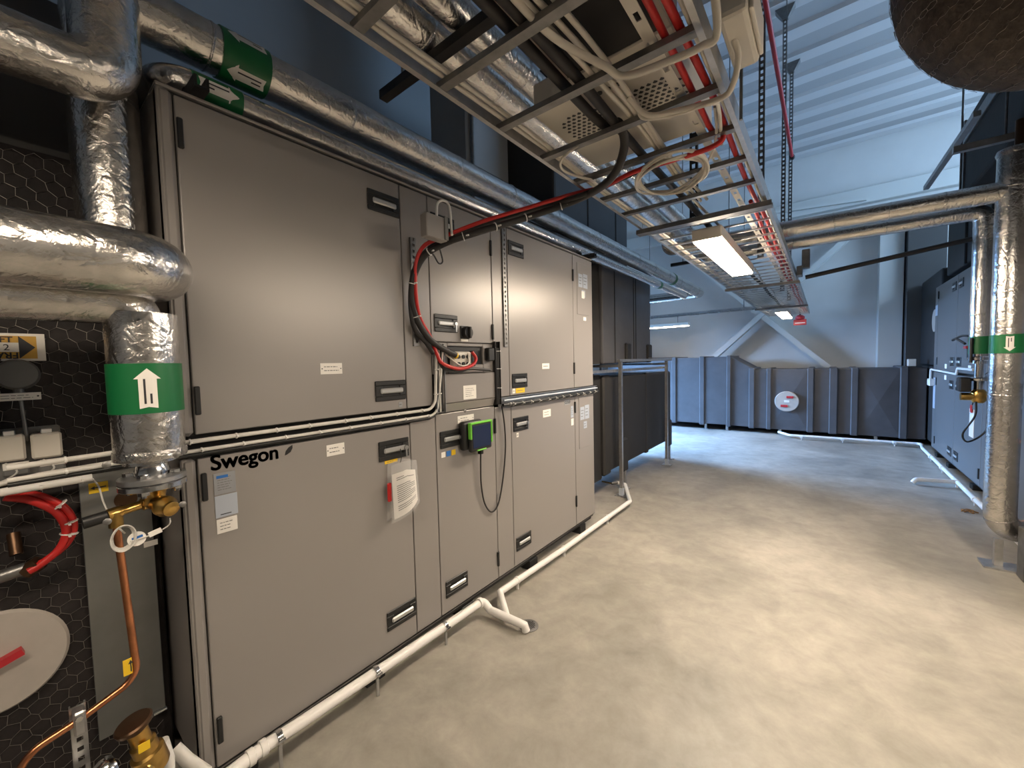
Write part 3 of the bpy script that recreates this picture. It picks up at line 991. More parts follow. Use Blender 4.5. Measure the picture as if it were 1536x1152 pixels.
ld = thing('lower_duct', 'black insulated duct on short legs low behind the steel frame', 'duct', (-.7, 4.9, 0))
rib_box(MB(), -1.1, -.27, 3.28, 3.98, .20, 1.36).build('transition', BLACKI, ld)
rib_box(MB(), -1.1, -.235, 3.95, 6.30, .27, 1.33).build('duct_body', BLACKI, ld)
MB().cbox(-1.11, -.222, 3.93, 4.10, .25, 1.345, .02).build('flange_wrap', BLACKI, ld)
MB().cbox(-1.11, -.228, 5.22, 5.30, .26, 1.338, .01).build('flange_wrap', BLACKI, ld)
for y_ in (4.42, 6.12):
    MB().cbox(-.24, -.185, y_ - .08, y_ + .08, .20, .60, .02).build('leg_pad', BLACKI, ld)
    MB().bar((-.21, y_, .01), (-.21, y_, .30), .04, .04, (0, 1, 0)).build('leg', STEEL, ld)
    MB().box(-.27, -.15, y_ - .05, y_ + .05, 0, .01).build('leg_foot', STEEL, ld)
    MB().bar((-1.0, y_, .0), (-1.0, y_, .30), .04, .04, (0, 1, 0)).build('leg', STEEL, ld)
ud = thing('upper_duct', 'black insulated duct with folded seams standing above the steel frame', 'duct', (-.7, 4.6, 1.45))
rib_box(MB(), -1.2, -.50, 3.27, 3.80, 1.45, 2.30, .02).build('connector_duct', BLACKI, ud)
um = MB()
um.add([(-.50, 3.78, 1.46), (-.33, 4.10, 1.475), (-1.2, 4.10, 1.475), (-1.2, 3.78, 1.475), (-.50, 3.78, 2.40), (-.33, 4.10, 2.60), (-1.2, 4.10, 2.60), (-1.2, 3.78, 2.40)],
       [(0, 3, 2, 1), (4, 5, 6, 7), (0, 1, 5, 4), (1, 2, 6, 5), (2, 3, 7, 6), (3, 0, 4, 7)])
um.build('tapered_duct', BLACKI, ud)
rib_box(MB(), -1.2, -.30, 4.08, 5.60, 1.472, 2.66, .02).build('duct_body', GREYI, ud)
for y_ in (4.40, 4.98, 5.05):
    MB().cbox(-.302, -.294, y_ - .012, y_ + .012, 1.48, 2.65, .003).build('seam_strip', BLACKI, ud)
for y_ in (4.75, 5.50):
    MB().cbox(-.31, -.265, y_ - .07, y_ + .07, 1.475, 1.72, .015).build('leg_pad', BLACKI, ud)
hd_ = thing('high_duct', 'black insulated duct rising into the dark above the upper duct', 'duct', (-1.0, 4.8, 2.5))
rib_box(MB(), -1.9, -.62, 3.64, 5.6, 2.68, 4.6, .03).build('duct_body', BLACKI, hd_)
for y_ in (4.4, 5.2):
    MB().cbox(-.63, -.605, y_ - .03, y_ + .03, 2.69, 4.59, .008).build('seam_strip', BLACKI, hd_)

sf = thing('steel_support_frame', 'galvanised tubular support frame standing in front of the black lower duct', 'frame', (-.16, 4.9, 0))
PX = -.13
for y_ in (4.15, 5.75):
    MB().bar((PX, y_, .008), (PX, y_, 1.50), .035, .035, (0, 1, 0)).build('post', STEEL, sf)
    f_ = MB().box(PX - .06, PX + .06, y_ - .05, y_ + .05, 0, .008).build('base_plate', STEEL, sf)
    MB().cbox(PX - .024, PX + .024, y_ - .024, y_ + .024, .008, .09, .003).build('post_shoe', LABELB, sf)
    MB().bar((PX - .02, y_, 1.448), (PX - 1.0, y_, 1.448), .035, .03).build('cross_beam', STEEL, sf)
    MB().bar((PX - 1.0, y_, 0), (PX - 1.0, y_, 1.46), .035, .035, (0, 1, 0)).build('post', STEEL, sf)
MB().bar((PX, 4.10, 1.505), (PX, 5.95, 1.505), .035, .03).build('top_beam', STEEL, sf)
MB().bar((PX - .05, 3.30, 1.395), (PX - .05, 5.95, 1.395), .03, .03).build('rear_beam', STEEL, sf)
perf_strip(MB(), (PX + .0, 5.1, 1.53), (PX + .0, 5.95, 1.53), .05, .012, .05, .025, (0, 0, 1)).build('slotted_strut', STEELD, sf)
MB().bar((PX - .05, 5.93, 1.39), (PX - .05, 5.93, 1.50), .03, .03, (0, 1, 0)).build('end_stub', STEELD, sf)

# ------------------------------------------------------------------ long far duct against the end wall
fd = thing('far_duct', 'long blue-grey insulated duct on legs along the end wall', 'duct', (1.0, 9.7, 0))
FY, FB = 9.20, 10.15
rib_box(MB(), -2.6, .08, FY - .02, FB, .12, 1.54, .012).build('tall_section', GREYI, fd)
tr = MB()
tr.add([(.08, FY, .12), (.52, FY, .11), (.52, FB, .11), (.08, FB, .12), (.08, FY, 1.54), (.52, FY, 1.27), (.52, FB, 1.27), (.08, FB, 1.54)],
       [(0, 3, 2, 1), (4, 5, 6, 7), (0, 1, 5, 4), (1, 2, 6, 5), (2, 3, 7, 6), (3, 0, 4, 7)])
tr.build('tapered_section', GREYI, fd)
rib_box(MB(), .52, 2.93, FY, FB, .10, 1.27, .012).build('low_section', GREYI, fd)
for x_, zt, w_ in ((-1.02, 1.56, .05), (-.44, 1.56, .05), (.07, 1.56, .04), (.48, 1.30, .05), (.77, 1.29, .04), (1.42, 1.29, .05), (1.75, 1.29, .06), (2.04, 1.29, .05), (2.66, 1.30, .05)):
    MB().cbox(x_ - w_, x_ + w_, FY - .045, FB, .09, zt, .012).build('flange_wrap', GREYI, fd)
# cross-broken panels
for x0, x1 in ((.82, 1.36), (2.10, 2.60)):
    z0, z1 = .16, 1.22
    MB().add([(x0, FY - .002, z0), (x1, FY - .002, z0), (x1, FY - .002, z1), (x0, FY - .002, z1), ((x0 + x1) / 2, FY - .028, (z0 + z1) / 2)],
             [(0, 1, 4), (1, 2, 4), (2, 3, 4), (3, 0, 4)]).build('cross_broken_panel', GREYI, fd)
dsc = MB().lathe([(.19, 0), (.195, .02), (.185, .04), (.0, .04)], (1.06, FY - .02, .655), (0, -1, 0), 36).build('inspection_cover', DISC, fd)
for dx_, dz_ in ((.05, .085), (-.04, -.085)):
    MB().cbox(1.06 + dx_ - .055, 1.06 + dx_ + .055, FY - .075, FY - .06, .655 + dz_ - .022, .655 + dz_ + .022, .004).build('red_handle', REDP, dsc)
MB().cbox(1.02, 1.10, FY - .064, FY - .06, .64, .68, .001).build('white_label', PAPER, dsc)
for x_ in (-1.6, -.38, .03, .95, 2.33):
    MB().bar((x_, FY + .05, .006), (x_, FY + .05, .14), .045, .03, (0, 1, 0)).build('leg', STEEL, fd)
    MB().box(x_ - .06, x_ + .06, FY + .0, FY + .1, 0, .006).build('leg_foot', STEEL, fd)
    MB().bar((x_, FB - .1, .0), (x_, FB - .1, .14), .045, .03, (0, 1, 0)).build('leg', STEEL, fd)
tag(MB().cbox(2.70, 2.80, FY + .0, FY + .12, 1.302, 1.42, .006).build('cream_box', CREAM), 'small cream box standing on the far duct end', 'box')
dr3 = thing('drain_pipe', 'white drain pipe turning the corner in front of the second unit', 'pipe', (2.7, 7, 0))
pc_ = fillet([(0.939, 9.138, 0.060), (1.136, 8.843, 0.060), (2.853, 8.985, 0.060), (2.815, 8.60, .06), (2.800, 3.9, .06)], .06, 6)
MB().tube(pc_, .022, 14).build('pipe', WHITE, dr3)
for p_ in ((1.307, 8.792, 0.060), (1.881, 8.848, 0.060), (2.537, 8.915, 0.060)):
    a = Vector(p_)
    MB().lathe([(.024, -.02), (.029, -.018), (.029, .018), (.024, .02)], a, (1, 0, 0), 14).build('clip', WHITE, dr3)
    MB().box(a.x - .008, a.x + .008, a.y - .008, a.y + .008, 0, a.z - .02).build('clip_foot', WHITE, dr3)
for y_ in (7.9, 7.2, 6.5, 5.8, 5.1):
    MB().lathe([(.024, -.02), (.029, -.018), (.029, .018), (.024, .02)], (2.805, y_, .06), (0, 1, 0), 14).build('clip', WHITE, dr3)
    MB().box(2.797, 2.813, y_ - .008, y_ + .008, 0, .04).build('clip_foot', WHITE, dr3)
MB().tube(fillet([(2.80, 6.50, .06), (2.47, 6.40, .06), (2.44, 6.39, .02)], .03, 6), .024, 14).build('branch', WHITE, dr3)

# ------------------------------------------------------------------ second air handling unit on the right
ah2 = thing('air_handling_unit', 'cool grey air handling unit behind the pair of right foil pipes', 'ventilation unit', (3.4, 6.2, 0))
X2 = 2.89
MB().box(X2 + DX, 4.0, 3.4, 8.49, .115, 1.235).build('lower_casing', PAINTD, ah2)
MB().box(X2 + DX, 4.0, 3.4, 8.49, 1.262, 2.47).build('upper_casing', PAINTD, ah2)
MB().box(X2 + .05, 4.0, 3.45, 8.45, .06, .115).build('base_rail', BLACK, ah2)
MB().box(X2 + .05, 3.95, 3.45, 8.45, 1.235, 1.262).build('middle_joint', BLACK, ah2)
for y_ in (8.3, 7.6, 6.5, 5.6, 4.4):
    MB().cbox(X2 + .02, X2 + .15, y_ - .06, y_ + .06, 0, .06, .004).build('foot', BLACK, ah2)
cols = [(3.40, 4.60), (4.604, 5.60), (5.604, 6.10), (6.104, 7.22), (7.224, 8.30), (8.304, 8.49)]
for ci, (y0, y1) in enumerate(cols):
    for z0, z1 in ((.122, 1.232), (1.265, 2.462)):
        d = MB().cbox(X2, X2 + DX, y0 + .004, y1 - .004, z0, z1, .004, 2).build('door' if y1 - y0 > .7 else 'fixed_panel', PAINT2, ah2)
        if y1 - y0 > .7:
            hy = y0 + .16 if ci == 4 else y1 - .16
            gy = y1 - .03 if ci == 4 else y0 + .03
            for zz in (z0 + .13, z1 - .13):
                make_handle(d, hy, zz, x=X2, side=-1, w=.19, h=.11)
                hinge(d, gy, zz, x=X2, side=-1, w=.024, h=.11)
    if ci in (3, 4):
        MB().cbox(X2 - .002, X2, y0 + .45, y0 + .56, 1.15, 1.21, .0008).build('label_plate', PAPER, ah2)
        MB().cbox(X2 - .002, X2, y0 + .45, y0 + .56, 1.30, 1.36, .0008).build('label_plate', PAPER, ah2)
MB().cbox(X2 - .003, X2, 8.33, 8.46, .70, 1.15, .001).build('access_hatch', LABELB, ah2)
MB().cbox(X2 - .003, X2, 8.33, 8.46, 2.05, 2.2, .001).build('label_plate', LABELB, ah2)
wc = thing('wall_conduit', 'white conduit stepping along the joint of the second unit', 'conduit', (X2 - .02, 7.6, 1.25))
MB().tube(fillet([(X2 - .03, 8.50, 1.10), (X2 - .03, 8.46, 1.27), (X2 - .03, 7.0, 1.25), (X2 - .03, 6.95, 1.32), (X2 - .03, 6.3, 1.32)], .03, 5), .014, 10).build('tube', WHITE, wc)
MB().cbox(X2 - .06, X2 - .002, 8.36, 8.52, 1.03, 1.13, .008).build('junction_box', WHITE, wc)
ed = thing('end_duct', 'black insulated duct joining the second unit to the far duct', 'duct', (3.3, 8.9, 0))
rib_box(MB(), 2.95, 4.0, 8.52, 10.05, 1.32, 2.75, .02).build('duct_body', BLACKI, ed)
rib_box(MB(), 2.95, 4.0, 8.52, 9.9, .1, 1.30, .02).build('lower_duct_body', BLACKI, ed)
MB().lathe([(.17, 0), (.17, .03), (.0, .03)], (2.95, 8.75, 2.0), (-1, 0, 0), 28).build('inspection_cover', DISC, ed)
od = thing('overhead_duct', 'black insulated duct above the second unit seen beyond the foil pipes', 'duct', (3.4, 6.5, 2.5))
rib_box(MB(), 2.98, 4.2, 5.95, 8.4, 2.60, 3.35, .02).build('duct_body', BLACKI, od)
for y_ in (6.4, 7.4):
    MB().cbox(2.955, 2.985, y_ - .04, y_ + .04, 2.6, 3.35, .006).build('flange_wrap', BLACKI, od)
for y_ in (6.1, 8.2):
    MB().bar((3.1, y_, 2.472), (3.1, y_, 2.61), .04, .04, (0, 1, 0)).build('stand_leg', STEEL, od)
    MB().bar((3.9, y_, 2.472), (3.9, y_, 2.61), .04, .04, (0, 1, 0)).build('stand_leg', STEEL, od)

# ------------------------------------------------------------------ foil pipes on the right
rp = thing('foil_riser', 'thick foil-clad riser with green band standing before the second unit', 'insulated pipe', (2.60, 4.2, 0))
foil_run(rp, [(2.84, 4.36, .26), (2.60, 4.22, .26), (2.60, 4.20, 2.84)], .078, .12, .7, start=.3)
foil_run(rp, [(2.60, 4.2, 2.575), (.372, 4.2, 2.612), (.372, 4.2, 2.752)], .066, .06, .35, start=.3, name='branch_pipe')
band(rp, (2.60, 4.2, 1.555), (0, 0, 1), .082, .125, arrows=[(-.10, -1, 0)], flip=-1)
MB().lathe([(.080, 0), (.086, .02), (.080, .04), (.03, .05)], (2.60, 4.2, 2.80), (0, 0, 1), 28).build('end_cap', FOILD, rp)
MB().cyl((2.62, 4.2, 2.84), (2.62, 4.2, 3.02), .025, 12).build('vent_stub', BRONZE, rp)
MB().box(2.52, 2.70, 4.14, 4.30, 0, .012).build('base_plate', STEEL, rp)
MB().bar((2.60, 4.22, .01), (2.60, 4.22, .20), .04, .04, (0, 1, 0)).build('stand', STEEL, rp)
rq = thing('foil_riser', 'slimmer foil-clad riser ending in a valve beside the thick riser', 'insulated pipe', (2.60, 4.9, 1.4))
foil_run(rq, [(2.62, 4.9, 1.50), (2.62, 4.9, 2.63), (.545, 4.9, 2.64), (.545, 4.9, 2.75)], .064, .08, .6, start=.3)
band(rq, (2.62, 4.9, 1.56), (0, 0, 1), .066, .14)
for i, (r_, z_) in enumerate(((.055, 1.47), (.068, 1.44), (.045, 1.41))):
    MB().lathe([(r_, 0), (r_, .022)], (2.62, 4.9, z_), (0, 0, 1), 20).build('flange', CHROME, rq)
MB().cyl((2.62, 4.9, 1.20), (2.62, 4.9, 1.42), .030, 14).build('valve_stem', CHROME, rq)
MB().lathe([(.058, 0), (.066, .01), (.066, .022), (.058, .03)], (2.62, 4.9, 1.27), (0, 0, 1), 20).build('flange', CHROME, rq)
MB().lathe([(.03, 0), (.045, .02), (.045, .09), (.03, .11)], (2.62, 4.9, 1.09), (0, 0, 1), 18).build('valve_body', BRASS, rq)
MB().cyl((2.52, 4.9, 1.14), (2.80, 4.9, 1.14), .032, 14).build('valve_branch', BRASS, rq)
MB().cbox(2.50, 2.57, 4.84, 4.94, 1.18, 1.30, .01).build('actuator', BLACK, rq)
MB().tube([(2.56, 4.85, 1.42), (2.56, 4.85, 1.62)], .012, 8).build('cable_rail', BLACK, rq)
hb = thing('hanging_documents', 'clear sleeve with striped sheets hung by the second unit', 'document', (2.62, 5.4, .9))
MB().cbox(2.70, 2.704, 5.42, 5.56, .72, .98, .001).build('sheet', PAPER, hb)
MB().cbox(2.69, 2.694, 5.44, 5.50, .95, 1.02, .001).build('red_tag', RED, hb)
MB().tube(smooth_path([(2.70, 5.48, 1.02), (2.72, 5.46, 1.15), (2.76, 5.45, 1.3), (2.89, 5.45, 1.36)], 6), .004, 6).build('hanging_string', BLACK, hb)
cbl = smooth_path([(2.60, 4.86, 1.10), (2.60, 4.88, .98), (2.55, 4.95, .82), (2.60, 5.05, .74), (2.70, 5.1, .82), (2.72, 5.1, .95)], 8)
tag(MB().tube(cbl, .007, 8).build('valve_cable', BLACK), 'black cable looping below the brass valve on the right', 'cable')
asw = thing('isolator_switch', 'black and red isolator switch on the second unit face', 'switch', (2.87, 6.2, 1.5))
MB().cbox(2.83, 2.89, 6.30, 6.44, 1.44, 1.58, .01).build('housing', BLACK, asw)
MB().cbox(2.80, 2.83, 6.33, 6.41, 1.545, 1.575, .004).build('red_lever', REDP, asw)
MB().tube(smooth_path([(2.82, 6.45, 1.60), (2.78, 6.6, 1.66), (2.78, 6.75, 1.65), (2.82, 6.6, 1.69), (2.84, 6.4, 1.68)], 6), .012, 8).build('cable_loop', BLACK, asw)
MB().bar((2.86, 6.18, 1.25), (2.86, 6.18, 1.50), .03, .03, (0, 1, 0)).build('cable_rail', BLACK, asw)
cp = thing('copper_pipe', 'bare copper pipe standing right of the thick foil riser', 'pipe', (2.78, 4.3, 0))
MB().tube(fillet([(2.80, 4.45, .02), (2.80, 4.45, .86), (2.78, 4.20, .88)], .04, 6), .011, 10).build('tube', COPPER, cp)
tag(MB().cbox(2.66, 2.80, 4.00, 4.12, 0, .34, .004).build('steel_stand', STEELD), 'dull steel stand at the foot of the thick foil riser', 'stand')
# scrap on the floor
s_ = MB()
c0 = Vector((2.713, 5.536, 0.000))
for i in range(5):
    a = i * 1.3
    s_.tube(smooth_path([c0 + V(.05 * math.cos(a), .05 * math.sin(a), .006), c0 + V(.02 * math.cos(a + 1), .02 * math.sin(a + 1), .02), c0 + V(.06 * math.cos(a + 2.4), .05 * math.sin(a + 2.4), .006)], 4), .006, 6)
tag(s_.build('packing_scrap', LEAF), 'crumpled brown packing scrap on the floor by the risers', 'scrap')

# ------------------------------------------------------------------ foil pipes over the unit and at its near end
tp = thing('foil_main', 'thick foil-clad main over the unit with a green arrow band', 'insulated pipe', (-.12, 1.0, 2.4))
VX, VY = -.119, .222
foil_run(tp, [(.285, -1.6, 1.772), (.290, .272, 1.772), (VX, VY + .004, 1.785), (VX, VY, 2.66), (VX, 7.62, 2.66), (-1.6, 7.62, 2.66)], .081, .10, .62, n=30, start=1.55)
band(tp, (VX, .607, 2.66), (0, 1, 0), .0855, .155, arrows=[(.95, 0, .62), (.55, 0, -.9)], flip=-1)
band(tp, (VX, 5.95, 2.66), (0, 1, 0), .0845, .07)
sp = thing('foil_return', 'slim foil-clad pipe under the thick main over the unit', 'insulated pipe', (-.10, 1.0, 2.4))
foil_run(sp, [(-.70, .362, 2.488), (-.10, .362, 2.488), (-.10, 6.62, 2.488), (-1.6, 6.62, 2.488)], .046, .08, .55, n=24, start=.3)
band(sp, (-.10, .512, 2.488), (0, 1, 0), .049, .15, arrows=[(1, 0, -.05)])
band(sp, (-.10, 5.35, 2.488), (0, 1, 0), .0485, .07)
lp_ = thing('foil_riser', 'foil-clad elbow rising out of sight in front of the main', 'insulated pipe', (.05, .0, 2.3))
foil_run(lp_, [(.05, -1.6, 2.318), (.05, .215, 2.318), (.05, .222, 3.4)], .073, .075, .5, n=30, start=1.0, amp=1.6)
v2 = thing('foil_drop', 'foil-clad drop pipe with broad green band and flanged brass valve', 'insulated pipe', (.155, .233, 1.1))
QX, QY = .152, .233
foil_run(v2, [(.150, -1.6, 1.690), (.150, .215, 1.690), (QX, QY, 1.25)], .060, .05, .7, n=28, start=1.3)
MB().tube(resample([(QX, QY, 1.262), (QX, QY, 1.66)], .015), .0765, 32, rfun=wr(1.2)).build('insulation_sleeve', FOIL, v2)
MB().lathe([(.0785, 0), (.080, .006), (.080, .018), (.0785, .024)], (QX, QY, 1.262), (0, 0, 1), 32).build('tape_seam', FOILD, v2)
band(v2, (QX, QY, 1.457), (0, 0, 1), .0795, .133, arrows=[(.99, -.12, 0)])
MB().cyl((QX, QY, 1.19), (QX, QY, 1.27), .030, 20).build('steel_neck', CHROME, v2)
MB().lathe([(.040, 0), (.040, .012), (.033, .03)], (QX, QY, 1.212), (0, 0, 1), 24).build('weld_collar', CHROME, v2)
for z0, mm in ((1.196, STEEL), (1.178, CHROME)):
    MB().lathe([(.072, 0), (.074, .002), (.074, .014), (.072, .016)], (QX, QY, z0), (0, 0, 1), 32).build('flange', mm, v2)
for k in range(4):
    a = PI / 4 + k * PI / 2 + .25
    bx_, by_ = QX + .054 * math.cos(a), QY + .054 * math.sin(a)
    b_ = MB().cyl((bx_, by_, 1.160), (bx_, by_, 1.216), .007, 8)
    b_.lathe([(.0125, 0), (.0125, .010)], (bx_, by_, 1.212), (0, 0, 1), 6, False)
    b_.lathe([(.0125, 0), (.0125, .010)], (bx_, by_, 1.167), (0, 0, 1), 6, False)
    b_.build('flange_bolt', CHROME, v2)
bv = MB().lathe([(.030, 0), (.033, .006), (.028, .012), (.025, .030), (.030, .045), (.020, .055)], (QX, QY, 1.178), (0, 0, -1), 20)
bv.build('valve_body', BRASS, v2)
MB().lathe([(.016, 0), (.022, .01), (.022, .030), (.028, .036), (.028, .050), (.020, .060), (.020, .072), (.010, .076)], (QX + .008, QY, 1.135), (.75, .25, -.15), 20).build('valve_cap', BRASS, v2)
MB().lathe([(.018, 0), (.018, .016), (.012, .020), (.012, .055), (.016, .060), (.016, .085)], (QX - .005, QY - .01, 1.135), (.1, -1, -.12), 16).build('valve_outlet', BRASS, v2)
MB().cyl((QX + .004, QY - .095, 1.124), (QX + .006, QY - .140, 1.119), .015, 14).build('black_cap', BLACK, v2)
MB().cyl((QX + .004, QY - .080, 1.09), (QX + .004, QY - .080, 1.13), .015, 14).build('tee_drop', BRASS, v2)
cu = thing('copper_pipe', 'bent copper pipe dropping from the brass valve to the floor', 'pipe', (.15, .15, 0))
cu0 = Vector((QX + .004, QY - .080, 1.10))
cpath = fillet([cu0, (0.160, 0.172, 0.662), (0.170, 0.063, 0.628), (0.180, -0.020, 0.614), (0.180, -0.053, 0.557)], .05, 8)
MB().tube(cpath, .0085, 12).build('tube', COPPER, cu)
lb_ = label_plate(cu, *(lambda p: (p[1] - .022, p[1] - .004, p[2] - .022, p[2] + .022))((0.165, 0.166, 0.705)), YELLOW, x=.166, rows=0, name='yellow_arrow_tag')
a = Vector((0.168, 0.160, 0.706))
MB().add([(.1685, a.y - .002, a.z - .016), (.1685, a.y + .0005, a.z - .016), (.1685, a.y + .0005, a.z + .008), (.1685, a.y - .002, a.z + .008), (.1685, a.y - .006, a.z + .006), (.1685, a.y + .0045, a.z + .006), (.1685, a.y - .001, a.z + .016)],
         [(0, 1, 2, 3), (4, 5, 6)]).build('arrow_print', INK, lb_)
# pipe support struts resting on the unit roof
for y_, lb in ((.43, 'short black strut carrying the foil mains near the tee'), (3.2, 'short black strut carrying the foil mains at the unit corner')):
    b_ = MB()
    b_.extrude([(-.02, 0), (.02, 0), (.02, .038), (.012, .038), (.012, .008), (-.012, .008), (-.012, .038), (-.02, .038)], (-.55, y_, 2.402), (.06, y_, 2.402), (0, 1, 0), (0, 0, 1))
    tag(b_.build('pipe_strut', DARKSTEEL), lb, 'strut')
tag(MB().tube([(-1.17, 3.0, 2.41), (-1.17, 3.0, 5.5)], .02, 10).build('wall_conduit', STEELD), 'grey vertical conduit on the column behind the mains', 'conduit')

# ------------------------------------------------------------------ netted duct and fittings at the near end of the unit
NX = -.285
nd = thing('netted_duct', 'black wool-wrapped duct covered in chicken wire beside the unit', 'duct', (-.7, -.4, 0))
MB().cbox(-1.2, NX, -1.8, .315, .02, 2.20, .03, 2).build('wool_wrap', WOOL, nd)
nm_ = MB()
hexnet(nm_, lambda u, v: (NX + .004 + .004 * noise.noise(Vector((u * 9, v * 9, 1))), u, v), -.55, .275, .04, 2.19, .0235, .0008, .13)
o_ = nm_.build('wire_netting', WIRE, nd)
o_['kind'] = 'stuff'
MB().box(-1.2, -.42, -1.8, .30, 2.20, 2.75).build('duct_head', COLD, nd)
dcv = MB().lathe([(.150, 0), (.153, .010), (.146, .018), (.0, .018)], (NX + .004, -.080, .652), (1, 0, 0), 48).build('inspection_cover', DISC, nd)
MB().bar((NX + .034, -.16, .628), (NX + .034, -.022, .672), .02, .026, (1, 0, 0)).build('red_handle', REDP, dcv)
MB().cbox(NX + .022, NX + .03, -.16, -.12, .60, .64, .003).build('handle_foot', STEEL, dcv)
sg = thing('duct_sign', 'ochre FRÅNLUFT flow sign with black arrow on the netted duct', 'sign', (NX + .01, 0, 1.55))
MB().cbox(NX + .008, NX + .011, -.20, .072, 1.543, 1.626, .001).build('board', PAPER, sg)
MB().box(NX + .011, NX + .0116, -.195, .055, 1.550, 1.618).build('ochre_field', OCHRE, sg)
MB().box(NX + .0116, NX + .0121, -.195, .022, 1.570, 1.598).build('number_field', PAPER, sg)
MB().add([(NX + .0126, .020, 1.550), (NX + .0126, .020, 1.618), (NX + .0126, .052, 1.584)], [(0, 1, 2)]).build('arrow', INK, sg)
text_mb('LUFT', .024, (NX + .012, -.045, 1.599), (0, 1, 0), (0, 0, 1), bold=.0006).build('lettering', INK, sg)
text_mb('2', .026, (NX + .0124, -.010, 1.575), (0, 1, 0), (0, 0, 1)).build('lettering', INK, sg)
text_mb('FRÅN', .026, (NX + .012, .019, 1.568), (0, -1, 0), (0, 0, -1), bold=.0006).build('lettering', INK, sg)
tg = thing('sensor_probe', 'round grey sensor head on a stem in front of chicken wire', 'sensor', (-0.240, 0.011, 1.496))
g_ = Vector((-0.240, 0.012, 1.502))
MB().lathe([(.030, -.02), (.044, -.012), (.046, 0), (.040, .014), (.0, .018)], g_, (1, 0, .1), 24).build('sensor_head', GREYP, tg)
MB().cyl(g_ + V(0, 0, -.04), g_ + V(0, .002, -.06), .011, 12).build('collar', STEELD, tg)
MB().cyl(g_ + V(-.002, .002, -.06), g_ + V(-.004, .008, -.20), .005, 8).build('stem', STEELD, tg)
MB().cyl(g_ + V(-.05, 0, 0), g_ + V(-.015, 0, 0), .008, 8).build('duct_tube', STEELD, tg)
label_plate(tg, *(lambda p: (p[1] - .046, p[1] + .044, p[2] - .011, p[2] + .011))((-0.220, 0.010, 1.437)), PAPER, x=-.222, rows=2, screws=True)
bpl = thing('sensor_box', 'left cream sensor box of the pair on the grey backing plate', 'sensor', (-0.235, -0.015, 1.253))
bpr = thing('sensor_box', 'cream sensor box nearer the green-banded drop on the grey backing plate', 'sensor', (-0.235, 0.054, 1.238))
bk0, bk1 = Vector((-0.262, -0.075, 1.342)), Vector((-0.262, 0.088, 1.180))
tag(MB().cbox(-.270, -.258, bk0.y, bk1.y, bk1.z, bk0.z, .006).build('backing_plate', GREYP), 'grey backing plate behind the two cream sensor boxes', 'plate')
for th_, (a, b) in ((bpl, ((-0.225, -0.043, 1.325), (-0.225, 0.016, 1.250))), (bpr, ((-0.225, 0.026, 1.322), (-0.225, 0.088, 1.247)))):
    a, b = Vector(a), Vector(b)
    MB().cbox(-.258, -.215, a.y, b.y, b.z, a.z, .005).build('lid', CREAM, th_)
    MB().cbox(-.258, -.228, a.y + .012, b.y + .004, b.z - .045, b.z, .004).build('base', GREYP, th_)
    label_plate(th_, a.y + .014, b.y + .004, b.z - .026, b.z - .006, PAPER, x=-.228, rows=1)
    c_ = (a.y + b.y) / 2
    MB().cbox(-.248, -.222, c_ - .010, c_ + .012, a.z, a.z + .013, .002).build('clip', WHITE, th_)
    MB().tube(smooth_path([(-.22, c_ - .01, b.z - .004), (-.20, c_ + .01, b.z - .03), (-.215, c_ - .02, b.z - .055), (-.235, c_ - .05, b.z - .06)], 6), .0025, 6).build('lead', WHITEC, th_)
tw = thing('white_trunking', 'white conduit with black cable rail running to the drop flange', 'conduit', (-0.130, 0.048, 1.185))
MB().tube([(-0.140, -0.100, 1.173), (-0.140, -0.024, 1.179), (-0.140, 0.139, 1.179)], .0115, 12).build('conduit', WHITE, tw)
MB().tube([(-0.170, -0.080, 1.191), (-0.170, 0.038, 1.207), (-0.170, 0.206, 1.211)], .0075, 10).build('cable', WHITEC, tw)
MB().bar((-0.185, 0.084, 1.202), (-0.185, 0.253, 1.195), .014, .028, (0, 0, 1)).build('black_rail', BLACK, tw)
MB().bar((-0.185, -0.069, 1.191), (-0.185, 0.083, 1.196), .014, .012, (0, 0, 1)).build('black_rail', BLACK, tw)
ties(tw, [(-0.140, -0.100, 1.173), (-0.140, -0.024, 1.179), (-0.140, 0.139, 1.179)], .085, .0135, WHITE, start=.05)
# red hoses
rh = thing('red_hose_pair', 'pair of red hoses arching over the netted duct', 'hose', (-0.200, 0.037, 0.941))
for k in (0, 1):
    o1 = V(.0, 0, 0) if k == 0 else V(.012, -.016, -.008)
    pp = [Vector(p) + o1 for p in ((-0.200, -0.014, 1.163), (-0.200, 0.035, 1.138), (-0.200, 0.080, 1.088), (-0.200, 0.096, 1.028), (-0.200, 0.079, 0.977), (-0.200, 0.040, 0.944), (-0.200, 0.017, 0.933))]
    q_ = smooth_path(pp, 8)
    MB().tube(q_, .0105, 12).build('hose', RED, rh)
ties(rh, smooth_path([(-0.195, 0.035, 1.139), (-0.195, 0.074, 1.095), (-0.195, 0.088, 1.027), (-0.195, 0.076, 0.979)], 8), .05, .021, WHITE, start=.05)
vf = thing('hose_fitting', 'tarnished fitting joining the red hoses to the netted duct', 'fitting', (-0.220, 0.004, 0.918))
MB().cyl((-0.200, 0.024, 0.940), (-0.210, -0.005, 0.919), .022, 14).build('brass_nut', BRONZE, vf)
MB().cyl((-0.210, -0.002, 0.930), (-0.220, -0.074, 0.919), .018, 14).build('body', STEELD, vf)
MB().cyl((-0.240, -0.018, 0.968), (-0.270, -0.021, 1.026), .014, 12).build('spigot', BRONZE, vf)
